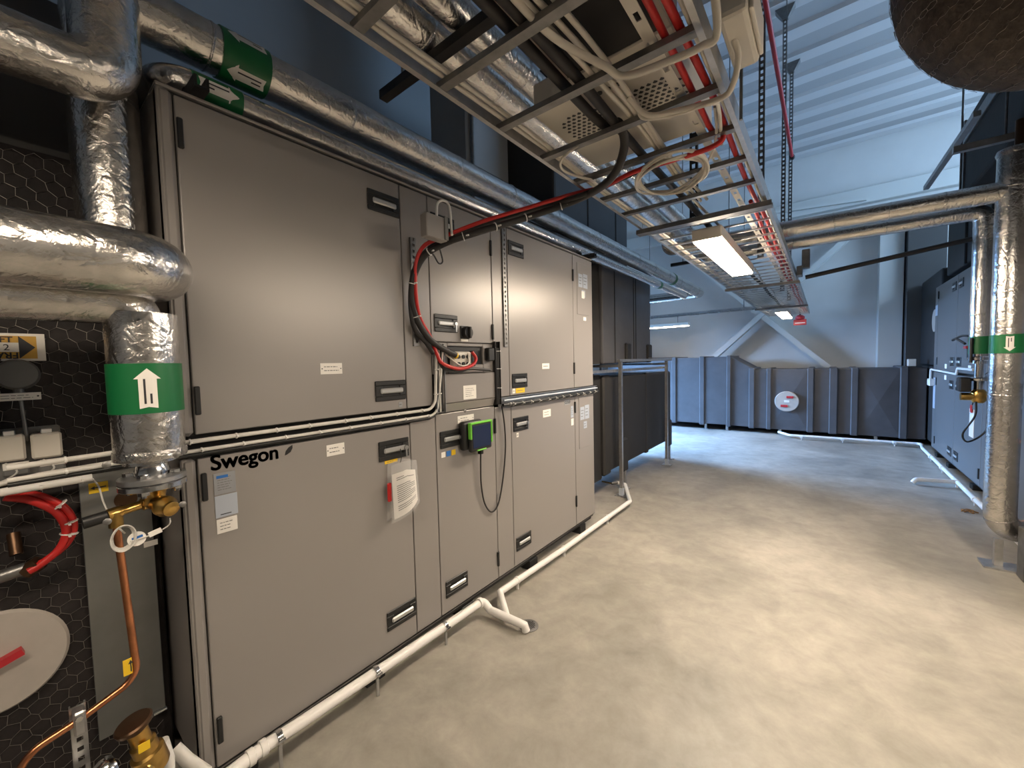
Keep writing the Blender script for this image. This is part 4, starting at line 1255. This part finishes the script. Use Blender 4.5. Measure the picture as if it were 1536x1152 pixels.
# zinc plate
zp = thing('zinc_plate', 'plain zinc sheet cover between netted duct and unit', 'cover plate', (-.26, .2, .2))
MB().cbox(-.276, -.270, .118, .290, .258, 1.165, .0015).build('sheet', PLATE, zp)
MB().cbox(-.276, -.258, .255, .292, .252, .258, .001).build('bottom_lip', STEEL, zp)
yl = label_plate(zp, *(lambda a, b: (a[1], b[1], b[2], a[2]))((-0.268, 0.139, 1.136), (-0.268, 0.185, 1.101)), YELLOW, x=-.270, rows=0, name='yellow_arrow_label')
a = Vector((-0.267, 0.161, 1.119))
MB().add([(-.2678, a.y - .010, a.z - .002), (-.2678, a.y + .019, a.z - .002), (-.2678, a.y + .019, a.z + .002), (-.2678, a.y - .010, a.z + .002), (-.2678, a.y - .019, a.z), (-.2678, a.y - .008, a.z - .006), (-.2678, a.y - .008, a.z + .006)],
         [(0, 1, 2, 3), (4, 5, 6)]).build('arrow_print', INK, yl)
MB().cbox(-.270, -.2685, .262, .300, .872, .892, .0004).build('white_label', PAPER, zp)
MB().lathe([(.030, 0), (.030, .004), (.0, .004)], (-.270, .225, 1.06), (1, 0, 0), 24).build('rubber_plug', BRONZE, zp)
# sensor lead with tags
wl_ = thing('sensor_lead', 'grey sensor lead coiled with white tags at the brass valve', 'cable', (0.150, 0.172, 1.063))
MB().tube(smooth_path([(-0.100, 0.137, 1.182), (-0.050, 0.144, 1.164), (0.050, 0.143, 1.135), (0.150, 0.151, 1.098), (0.170, 0.167, 1.070)], 8), .0022, 6).build('lead', WHITEC, wl_)
for k in range(4):
    cc = Vector((0.180, 0.161, 1.064)) + V(.004 * k, 0, 0)
    cc2 = [cc + V(0, (.020 + .002 * k) * math.cos(t) * .85 + .010 * math.sin(t), (.026 + .002 * k) * math.sin(t) - .012 * math.cos(t)) for t in [2 * PI * j / 24 for j in range(24)]]
    MB().tube(cc2, .0018, 6, closed=True).build('coil', WHITEC, wl_)
MB().tube(smooth_path([(0.190, 0.173, 1.051), (0.190, 0.209, 1.053), (0.190, 0.243, 1.062), (0.200, 0.254, 1.075), (0.200, 0.255, 1.090)], 8), .0018, 6).build('lead', WHITEC, wl_)
t0 = Vector((0.185, 0.187, 1.052))
MB().lathe([(.019, 0), (.019, .0012), (0, .0012)], t0, (1, -.1, .1), 24).build('round_tag', PAPER, wl_)
MB().bar(t0 + V(.0016, -.010, .002), t0 + V(.0016, .012, .006), .002, .006, (0, 0, 1)).build('blue_print', INKB, wl_)
MB().bar((0.192, 0.210, 1.055), (0.192, 0.237, 1.062), .002, .014, (0, 0, 1)).build('white_tag', PAPER, wl_)
# floor strut, safety valve, pipes at the near end
st = thing('slotted_strut', 'upright slotted steel strut clamping the copper pipe', 'strut', (.15, .1, 0))
sa = Vector((0.150, 0.059, 0.625))
perf_strip(MB(), (.150, sa.y, 0), (.150, sa.y, sa.z + .03), .026, .003, .026, .012, (1, 0, 0), lip=.012).build('channel', STEEL, st)
MB().cbox(.152, .186, sa.y - .010, sa.y + .012, sa.z - .030, sa.z + .030, .004).build('pipe_clip', STEEL, st)
MB().lathe([(.007, 0), (.007, .006)], (.186, sa.y, sa.z + .016), (1, 0, 0), 6, False).build('clip_screw', CHROME, st)
MB().box(.10, .20, sa.y - .04, sa.y + .04, 0, .006).build('foot_plate', STEEL, st)
sv = thing('safety_valve', 'brass safety valve with dark cap among pipes at the floor', 'valve', (0.200, 0.166, 0.451))
t0, t1 = Vector((0.200, 0.187, 0.413)), Vector((0.200, 0.151, 0.570))
ax = (t1 - t0)
L_ = ax.length
MB().lathe([(.032, 0), (.036, .008), (.036, L_ * .35), (.028, L_ * .38), (.028, L_ * .55), (.022, L_ * .58), (.022, L_ * .9)], t0, ax, 24).build('body', BRASS, sv)
MB().lathe([(.020, 0), (.026, .012), (.038, .018), (.040, .028), (.036, .032), (.0, .034)], t0 + ax * .80, ax, 24).build('dark_cap', BRONZE, sv)
q0 = t0 + ax * .58
label_plate(sv, q0.y - .012, q0.y + .012, q0.z - .010, q0.z + .014, YELLOW, x=.2285, rows=0, name='yellow_arrow_tag')
MB().lathe([(.026, 0), (.030, .01), (.030, .03), (.022, .036)], t0 + ax * .15, (.6, -.8, -.1), 20).build('side_outlet', BRASS, sv)
MB().lathe([(.030, 0), (.034, .008), (.034, .022), (.028, .03), (.028, .07)], Vector((0.200, 0.112, 0.481)), (.2, -1, -.1), 18).build('steel_union', CHROME, sv)
MB().cyl(t0 + V(0, 0, .02), (t0.x, t0.y + .01, 0), .018, 14).build('standpipe', STEELD, sv)
wp = thing('white_elbow_pipe', 'white plastic pipe elbows crowded beside the safety valve', 'pipe', (.12, .2, 0))
MB().tube(fillet([(0.140, 0.214, 0.429), (0.140, 0.224, 0.364), (.14, .21, .0)], .03, 6), .016, 14).build('pipe', WHITE, wp)
MB().tube(fillet([(0.060, 0.253, 0.328), (0.090, 0.275, 0.290), (0.120, 0.315, 0.230)], .03, 6), .018, 14).build('pipe', WHITEC, wp)
MB().tube(fillet([(.19, -.02, .0), (0.190, -0.027, 0.577), (.17, .02, .21)], .03, 6), .018, 12).build('pipe', CREAM, wp)

# ------------------------------------------------------------------ overhead cable ladder
LX0, LX1, LZ = .735, 1.392, 2.30
cl_ = thing('cable_ladder', 'galvanised cable ladder hung along the room over the aisle', 'cable ladder', (1.06, 3, 2.3))
railp = [(0, 0), (.016, 0), (.016, .003), (.003, .003), (.003, .055), (.016, .055), (.016, .058), (0, .058)]
MB().extrude(railp, (LX0, -3.6, LZ), (LX0, 2.46, LZ), (1, 0, 0), (0, 0, 1)).build('side_rail', STEEL, cl_)
MB().extrude([(-a, b) for a, b in railp], (LX1, -3.6, LZ), (LX1, 2.46, LZ), (1, 0, 0), (0, 0, 1)).build('side_rail', STEEL, cl_)
MB().extrude(railp, (LX0, 2.47, LZ), (LX0, 9.3, LZ), (1, 0, 0), (0, 0, 1)).build('side_rail', STEEL, cl_)
MB().extrude([(-a, b) for a, b in railp], (LX1, 2.47, LZ), (LX1, 9.3, LZ), (1, 0, 0), (0, 0, 1)).build('side_rail', STEEL, cl_)
rp0 = MB().extrude([(-.014, 0), (.014, 0), (.014, .018), (.007, .018), (.007, .015), (.011, .015), (.011, .003), (-.011, .003), (-.011, .015), (-.007, .015), (-.007, .018), (-.014, .018)],
                   (LX0 + .003, 0, 0), (LX1 - .003, 0, 0), (0, 1, 0), (0, 0, 1)).build('rung', STEELD, cl_)
rp0.location = V(0, .026, LZ + .002) - OFF[cl_] + OFF[cl_]
rp0.data.transform(Matrix.Translation(OFF[cl_]))
ys = [.026 + .267 * k for k in range(-13, 9)]
rp0.location = V(0, ys[0], LZ + .002) - OFF[cl_]
for y_ in ys[1:]:
    place(rp0, cl_, (0, y_, LZ + .002))
for y_ in (2.452, 5.17, 7.6):
    MB().extrude([(-.03, -.030), (.03, -.030), (.03, -.004), (.024, -.004), (.024, -.024), (-.024, -.024), (-.024, -.004), (-.03, -.004)], (LX0 - .02, y_, LZ), (LX1 + .02, y_, LZ), (0, 1, 0), (0, 0, 1)).build('trapeze_bar', STEELD, cl_)
rq0 = MB().bar((LX0 + .003, 0, 0), (LX1 - .003, 0, 0), .014, .010).build('wire_rung', STEEL, cl_)
rq0.data.transform(Matrix.Translation(OFF[cl_]))
y_ = 2.605
first = True
while y_ < 9.28:
    if first:
        rq0.location = V(0, y_, LZ + .008) - OFF[cl_]
        first = False
    else:
        place(rq0, cl_, (0, y_, LZ + .008))
    y_ += .175
# hangers
for i, (x_, y_, lb) in enumerate(((1.20, (1.200, 3.899, 3.847)[1], 'slotted hanger post nearest the red overhead pipe start'), (1.20, (1.200, 5.978, 4.291)[1], 'middle slotted hanger post of the cable ladder'),
                                  (1.20, (1.200, 7.113, 4.418)[1], 'slotted hanger post closest to the end wall'))):
    hg = thing('hanger_post', lb, 'hanger', (x_, y_, LZ))
    perf_strip(MB(), (x_, y_, LZ + .02), (x_, y_, ZC - .11), .042, .004, .05, .026, (0, -1, 0), lip=.02).build('slotted_channel', STEELD, hg)
    MB().add([(x_ - .03, y_ - .03, ZC - .17), (x_ + .03, y_ - .03, ZC - .17), (x_ + .03, y_ + .03, ZC - .17), (x_ - .03, y_ + .03, ZC - .17), (x_ - .10, y_ - .05, ZC - .045), (x_ + .10, y_ - .05, ZC - .045), (x_ + .10, y_ + .05, ZC - .045), (x_ - .10, y_ + .05, ZC - .045)],
             [(0, 3, 2, 1), (4, 5, 6, 7), (0, 1, 5, 4), (1, 2, 6, 5), (2, 3, 7, 6), (3, 0, 4, 7)]).build('ceiling_bracket', STEELD, hg)
for i, (x_, y_, zt, lb) in enumerate(((1.28, 2.30, 3.4, 'thin threaded rod beside the right rail of the ladder'), (.92, 2.46, 3.4, 'black slotted strut rising from the ladder joint'))):
    if i == 0:
        tag(MB().cyl((1.405, 1.55, LZ - .01), (1.405, 1.55, ZC - .04), .005, 8).build('threaded_rod', STEELD), lb, 'rod')
    else:
        tag(perf_strip(MB(), (1.02, 2.52, LZ - .02), (1.02, 2.52, 3.2), .04, .004, .05, .026, (0, -1, 0), lip=.02).build('slotted_strut', DARKSTEEL), lb, 'strut')
rpp = thing('red_pipe', 'thin red sprinkler pipe running under the steel deck', 'pipe', (1.27, 4, 4))
MB().tube([(1.27, 1.5, 4.0), (1.27, 6.2, 4.0)], .018, 12).build('tube', REDP, rpp)
MB().lathe([(.024, 0), (.030, .02), (.030, .06), (.02, .08)], (1.27, 6.18, 4.0), (0, 1, 0), 14).build('end_cap', BLACK, rpp)
for y_ in (2.6, 5.2):
    MB().cyl((1.27, y_, 4.015), (1.27, y_, ZC - .04), .005, 6).build('hanger_rod', STEELD, rpp)

# lamps under the ladder
def lamp(label, x, y, z, along='y', L=1.30, w=.165, m=None):
    t = thing('linear_luminaire', label, 'lamp', (x, y, z))
    def bx(m, a0, a1, l0, l1, z0, z1, b, seg=2):
        if along == 'y':
            return m.cbox(x + a0, x + a1, y + l0, y + l1, z + z0, z + z1, b, seg)
        return m.cbox(x + l0, x + l1, y + a0, y + a1, z + z0, z + z1, b, seg)
    bx(MB(), -w / 2, w / 2, -L / 2, L / 2, -.006, .062, .008).build('housing', CREAM, t)
    bx(MB(), -w / 2, w / 2, -L / 2 - .012, -L / 2 + .004, -.012, .058, .008).build('end_cap', CREAM, t)
    bx(MB(), -w / 2, w / 2, L / 2 - .004, L / 2 + .012, -.012, .058, .008).build('end_cap', CREAM, t)
    bx(MB(), -w / 2 + .006, w / 2 - .006, -L / 2 + .004, L / 2 - .004, -.020, -.004, .006).build('diffuser', m or LAMPM, t)
    for k in (-.32, .32):
        if along == 'y':
            MB().bar((x - w / 2, y + k * L, z + .064), (x + w / 2, y + k * L, z + .064), .03, .004).build('fixing_clip', STEELD, t)
        else:
            MB().bar((x + k * L, y, z + .06), (x + k * L, y, z + .215), .01, .01, (0, 1, 0)).build('fixing_clip', STEELD, t)
    return t


LAMPM = mat('lamp_diffuser', (1.0, 0.84, 0.655), .5, emit=LAMP)
LAMPN = mat('near_lamp_diffuser', (1.0, 0.84, 0.655), .5, emit=LAMP * .36)
LAMPF = mat('far_lamp_diffuser', (1.0, 0.84, 0.64), .5, emit=LAMP * .26)
lamp('lit linear luminaire under the wire section of the ladder', 1.062, 3.30, 2.232)
lamp('lit linear luminaire at the far end of the ladder', 1.062, 8.35, 2.232, m=LAMPF)
lamp('lit linear luminaire on the ladder over the near aisle', 1.062, -.50, 2.232, m=LAMPN)
lamp('lit luminaire hanging crosswise beyond the black upper duct', -1.30, 9.05, 2.235, 'x', L=1.25, w=.12, m=LAMPF)
rl = lamp('lit linear luminaire hung on rods beside the second unit', 2.56, 2.02, 2.232)
for y_ in (1.72, 2.32):
    MB().cyl((2.56, y_, 2.29), (2.56, y_, ZC - .04), .004, 8).build('threaded_rod', STEELD, rl)
fl = thing('cross_ladder', 'slim cable ladder crossing in front of the end wall', 'cable ladder', (0, 9.1, 2.45))
for y_ in (8.95, 9.15):
    MB().bar((-2.6, y_, 2.47), (1.10, y_, 2.47), .012, .045).build('side_rail', STEEL, fl)
for k in range(18):
    MB().bar((-2.5 + k * .2, 8.95, 2.455), (-2.5 + k * .2, 9.15, 2.455), .02, .012).build('rung', STEEL, fl)
for x_ in (-1.5, .35):
    MB().cyl((x_, 9.05, 2.45), (x_, 9.05, 5.67), .008, 8).build('hanger_rod', STEELD, fl)
al = thing('red_alarm_sign', 'small red sign with sounder hung at the ladder end', 'sign', (1.24, 9.35, 2.2))
MB().lathe([(.03, 0), (.075, .02), (.075, .06), (.04, .09)], (1.24, 9.35, 2.20), (0, 0, 1), 20).build('sounder', REDP, al)
MB().cbox(1.14, 1.34, 9.33, 9.345, 2.10, 2.21, .004).build('plate', REDP, al)
MB().box(1.16, 1.32, 9.3285, 9.33, 2.135, 2.15).build('printed_text', PAPER, al)
MB().cyl((1.24, 9.35, 2.28), (1.24, 9.35, 2.50), .012, 8).build('stem', BLACK, al)

# cables lying in the ladder
def run(name, label, pts, r, m, n=10):
    return tag(MB().tube(resample(pts, .25), r, n).build(name, m), label, 'cable')


def wav(x, z, y0, y1, a=.006, st=.4, ph=0.):
    k = int((y1 - y0) / st)
    return smooth_path([(x + a * math.sin(i * 1.7 + ph), y0 + (y1 - y0) * i / k, z + .002 * math.sin(i * 2.3 + ph)) for i in range(k + 1)], 3)


zc = LZ + .026
run('red_cable', 'red cable in the ladder hugging the right rail', wav(1.338, zc + .008, -3.4, 9.2), .0105, RED)
run('red_cable', 'red cable joining the ladder from its crosswise part', wav(1.305, zc + .008, 2.5, 9.2, ph=1), .0105, RED)
run('black_cable', 'straight black cable lying along the middle of the ladder', wav(1.045, zc + .010, -3.4, 9.2, ph=2), .0155, BLACKR)
for i, x_ in enumerate((1.095, 1.115, 1.136)):
    run('cream_cable', ('cream cable of the middle trio next to the black cable', 'centre cream cable of the trio in the ladder', 'cream cable of the middle trio next to the slotted strip')[i],
        wav(x_, zc + .004, -3.4, 2.3 if i else 9.1, a=.012, ph=i * .8), .0075, CREAM)
for i, x_ in enumerate((.768, .786)):
    run('cream_cable', ('outer cream cable along the left ladder rail', 'inner cream cable along the left ladder rail')[i], wav(x_, zc + .002, -3.4, 9.1, a=.004, ph=i), .0075, CREAM)
for i, x_ in enumerate((1.362, 1.374)):
    run('cream_cable', ('inner cream cable beside the right ladder rail', 'outer cream cable beside the right ladder rail')[i], wav(x_, zc + .002, -3.4, 9.1, a=.002, ph=i + .4), .006, CREAM)
ss = perf_strip(MB(), (1.268, -3.4, zc + .004), (1.268, 9.1, zc + .004), .030, .003, .11, .03, (0, 0, 1))
tag(ss.build('slotted_strip', CREAM), 'pale slotted divider strip lying along the ladder', 'strip')
# cream cables dropping across under the rungs
run('cream_cable', 'thick cream cable crossing under the rungs to the ladder rail',
    smooth_path([(1.075, .55, zc), (1.085, .86, zc - .01), (1.165, 1.017, 2.282), (1.199, 1.075, 2.270), (1.303, 1.097, 2.270), (1.385, 1.104, 2.272), (1.421, 1.100, 2.290), (1.425, .98, 2.40)], 8), .0095, CREAM)
run('cream_cable', 'cream cable crossing under the rungs from the wall box',
    smooth_path([(1.14, 1.25, zc), (1.180, 1.299, 2.280), (1.253, 1.329, 2.275), (1.378, 1.358, 2.275), (1.417, 1.335, 2.290), (1.436, 1.291, 2.330), (1.431, 1.258, 2.360)], 8), .0085, CREAM)
run('cream_cable', 'cream cable lying beside the wall box cable under the rungs',
    smooth_path([(1.155, 1.28, zc), (1.168, 1.301, 2.275), (1.253, 1.340, 2.270), (1.357, 1.357, 2.270), (1.359, 1.443, 2.290), (1.31, 1.75, zc)], 8), .006, CREAM)
run('cream_cable', 'cream lead hooking below the left ladder rail',
    smooth_path([(.93, 1.36, zc - .01), (0.837, 1.360, 2.285), (0.804, 1.399, 2.270), (0.808, 1.476, 2.270), (0.826, 1.569, 2.280), (.80, 1.70, zc)], 6), .005, CREAM)
co = thing('cable_coil', 'coil of cream cable tied under the ladder rungs', 'cable coil', (1.111, 1.771, 2.280))
cc = Vector((1.114, 1.767, 2.275))
for k in range(5):
    rr1, rr2 = .128 + .006 * k, .150 + .006 * k
    pts_ = [cc + V(rr1 * math.cos(t) + .003 * math.sin(3 * t + k), rr2 * math.sin(t) - .25 * rr1 * math.cos(t), .010 * math.sin(2 * t + k) - .004 * (k % 3)) for t in [2 * PI * j / 40 for j in range(40)]]
    MB().tube(pts_, .0052, 8, closed=True).build('turn', CREAM, co)
MB().tube(smooth_path([(1.253, 1.769, 2.280), (1.292, 1.697, 2.290), (1.322, 1.600, 2.310), (1.342, 1.470, 2.320)], 6), .005, 8).build('tail', CREAM, co)
jb = thing('junction_box', 'cream junction box fixed beside the right ladder rail', 'junction box', (1.424, 1.243, 2.360))
MB().cbox(1.408, 1.475, 1.16, 1.40, 2.355, 2.47, .012, 2).build('casing', CREAM, jb)
MB().cbox(1.475, 1.486, 1.18, 1.38, 2.362, 2.462, .006, 2).build('lid', CREAM, jb)
MB().cyl((1.43, 1.40, 2.40), (1.43, 1.435, 2.40), .014, 12).build('gland', GREYP, jb)

# pale perforated boxes above the ladder
pbx = thing('perforated_box', 'pale metal box with two perforated rosettes lying above the ladder', 'ventilation box', (1.03, 1.48, 2.38))
BZ = 2.385
q4 = [(0.840, 1.141, 2.385), (0.783, 1.605, 2.385), (1.259, 1.595, 2.385), (1.206, 1.204, 2.385)]
MB().cbox(.80, 1.285, 1.215, 1.71, BZ, BZ + .11, .008, 2).build('casing', CREAM, pbx)
for cxy in ((.935, 1.385), (1.178, 1.40)):
    m_ = MB()
    for i in range(-5, 6):
        for j in range(-5, 6):
            u_, v_ = i * .021 + (.0105 if j % 2 else 0), j * .0195
            if u_ * u_ + v_ * v_ < .096 ** 2:
                c0 = V(cxy[0] + u_, cxy[1] + v_, BZ - .0006)
                ring = [c0 + V(0.0080 * math.cos(t), .0068 * math.sin(t), 0) for t in [PI * q / 5 for q in range(6)]] + [c0 + V(0, -.0085, 0)]
                m_.add(ring, [list(range(len(ring)))])
    m_.build('perforations', BLACK, pbx)
for i in range(3):
    MB().lathe([(.009, 0), (.009, .003)], (1.04 + i * .03, 1.255, BZ), (0, 0, -1), 10).build('plug', BLACK, pbx)
px2 = thing('framed_grille_box', 'pale framed box with dark open underside above the ladder', 'ventilation box', (1.05, .8, 2.4))
gx0, gx1, gy0, gy1 = .95, 1.30, .66, 1.205
fm = MB()
for a in ((gx0, gx1, gy0, gy0 + .04), (gx0, gx1, gy1 - .05, gy1), (gx0, gx0 + .03, gy0 + .04, gy1 - .05), (gx1 - .03, gx1, gy0 + .04, gy1 - .05)):
    fm.cbox(*a, 2.40, 2.50, .004)
fm.build('frame', CREAM, px2)
MB().box(gx0 + .02, gx1 - .02, gy0 + .02, gy1 - .02, 2.406, 2.44).build('dark_insert', BLACKI, px2)
# foil pipes over the ladder
fp1 = thing('foil_main', 'thick foil-clad main running above the cable ladder', 'insulated pipe', (.37, 2, 2.8))
foil_run(fp1, [(.372, -3.4, 2.822), (.372, 8.9, 2.822)], .077, .1, .5, n=26, start=.2, step=.03)
fp2 = thing('foil_return', 'slim foil-clad main running above the cable ladder', 'insulated pipe', (.55, 2, 2.8))
foil_run(fp2, [(.545, -3.4, 2.80), (.545, 8.9, 2.80)], .058, .1, .55, n=24, start=.2, step=.03)
for y_, lb in ((1.11, 'black trapeze strut hung beneath the foil mains over the ladder'), (5.35, 'far black trapeze strut beneath the foil mains over the ladder')):
    ts = thing('trapeze_strut', lb, 'strut', (.45, y_, 2.70))
    MB().bar((.055, y_, 2.715), (1.10, y_, 2.715), .04, .038).build('bar', DARKSTEEL, ts)
    for x_ in (.20, .72):
        MB().cyl((x_, y_, 2.70), (x_, y_, ZC - .04), .006, 8).build('threaded_rod', STEELD, ts)
tag(MB().tube([(1.458, 5.150, 2.319), (4.5, 5.15, 2.72)], .022, 12).build('dark_pipe', BLACKR), 'thin dark insulated pipe crossing from ladder to second unit', 'pipe')
hgx = thing('pipe_clip_box', 'grey sheet hanger where the cross pipes meet the ladder', 'hanger', (1.418, 5.000, 2.508))
MB().cbox(1.435, 1.50, 4.93, 5.02, 2.38, 2.56, .004).build('plate', STEELD, hgx)
MB().cbox(1.395, 1.44, 4.90, 5.05, 2.31, 2.40, .004).build('foot', STEELD, hgx)

# ------------------------------------------------------------------ big netted duct and black duct at upper right
bd_ = thing('netted_round_duct', 'brown wool-wrapped round duct in wire netting near the ceiling', 'duct', (2.5, 3.4, 3.2))
path = resample(fillet([(2.225, 2.84, 5.55), (2.225, 2.84, 3.06), (3.5, 3.35, 3.04)], .24, 12), .06)
MB().tube(path, .355, 40, rfun=lambda p, r: r * (1 + .03 * noise.noise(p * 3) + .012 * noise.noise(p * 14))).build('wool_wrap', BROWNW, bd_)
nm_ = MB()
tans = [(path[min(i + 1, len(path) - 1)] - path[max(i - 1, 0)]).normalized() for i in range(len(path))]
frames = []
nx = tans[0].cross(Vector((1, 0, 0))).normalized()
for i, t_ in enumerate(tans):
    if i:
        nx = tans[i - 1].rotation_difference(t_) @ nx
    frames.append((nx.copy(), t_.cross(nx)))


def tubemap(u, v):
    i = max(0, min(len(path) - 2, int(v / .06)))
    fr = min(1, v / .06 - i)
    p = path[i].lerp(path[i + 1], fr)
    a = u / .355
    d = frames[i][0] * math.cos(a) + frames[i][1] * math.sin(a)
    q = p + d * .355
    return p + d * (.355 * (1 + .03 * noise.noise(q * 3) + .012 * noise.noise(q * 14)) + .004)


hexnet(nm_, tubemap, 0, 2 * PI * .355, .6, len(path) * .06 - .1, .024, .0010, .10)
o_ = nm_.build('wire_netting', WIRED, bd_)
o_['kind'] = 'stuff'
for x_, y_ in ((2.62, 5.35), (2.62, 4.62)):
    pass
rd = thing('rectangular_duct', 'black rectangular duct with pale flange high above the risers', 'duct', (3.2, 4.9, 3.4))
MB().cbox(2.66, 4.0, 4.0, 5.90, 3.02, 3.72, .02, 2).build('duct_body', BLACKI, rd)
MB().cbox(2.640, 2.664, 4.0, 5.80, 3.50, 3.60, .004).build('flange_strip', STEELD, rd)
MB().cbox(2.645, 2.664, 5.78, 5.90, 3.02, 3.72, .004).build('end_flange', STEELD, rd)
for y_, lb in ((5.6, 0), (4.4, 1)):
    MB().bar((2.35, y_, 2.99), (4.1, y_, 2.99), .045, .045).build('trapeze_bar', STEEL, rd)
    MB().cyl((2.60, y_, 2.97), (2.60, y_, 5.67), .008, 8).build('threaded_rod', STEELD, rd)
MB().bar((2.502, 4.600, 3.291), (2.415, 5.900, 3.191), .04, .04).build('diagonal_strut', STEEL, rd)
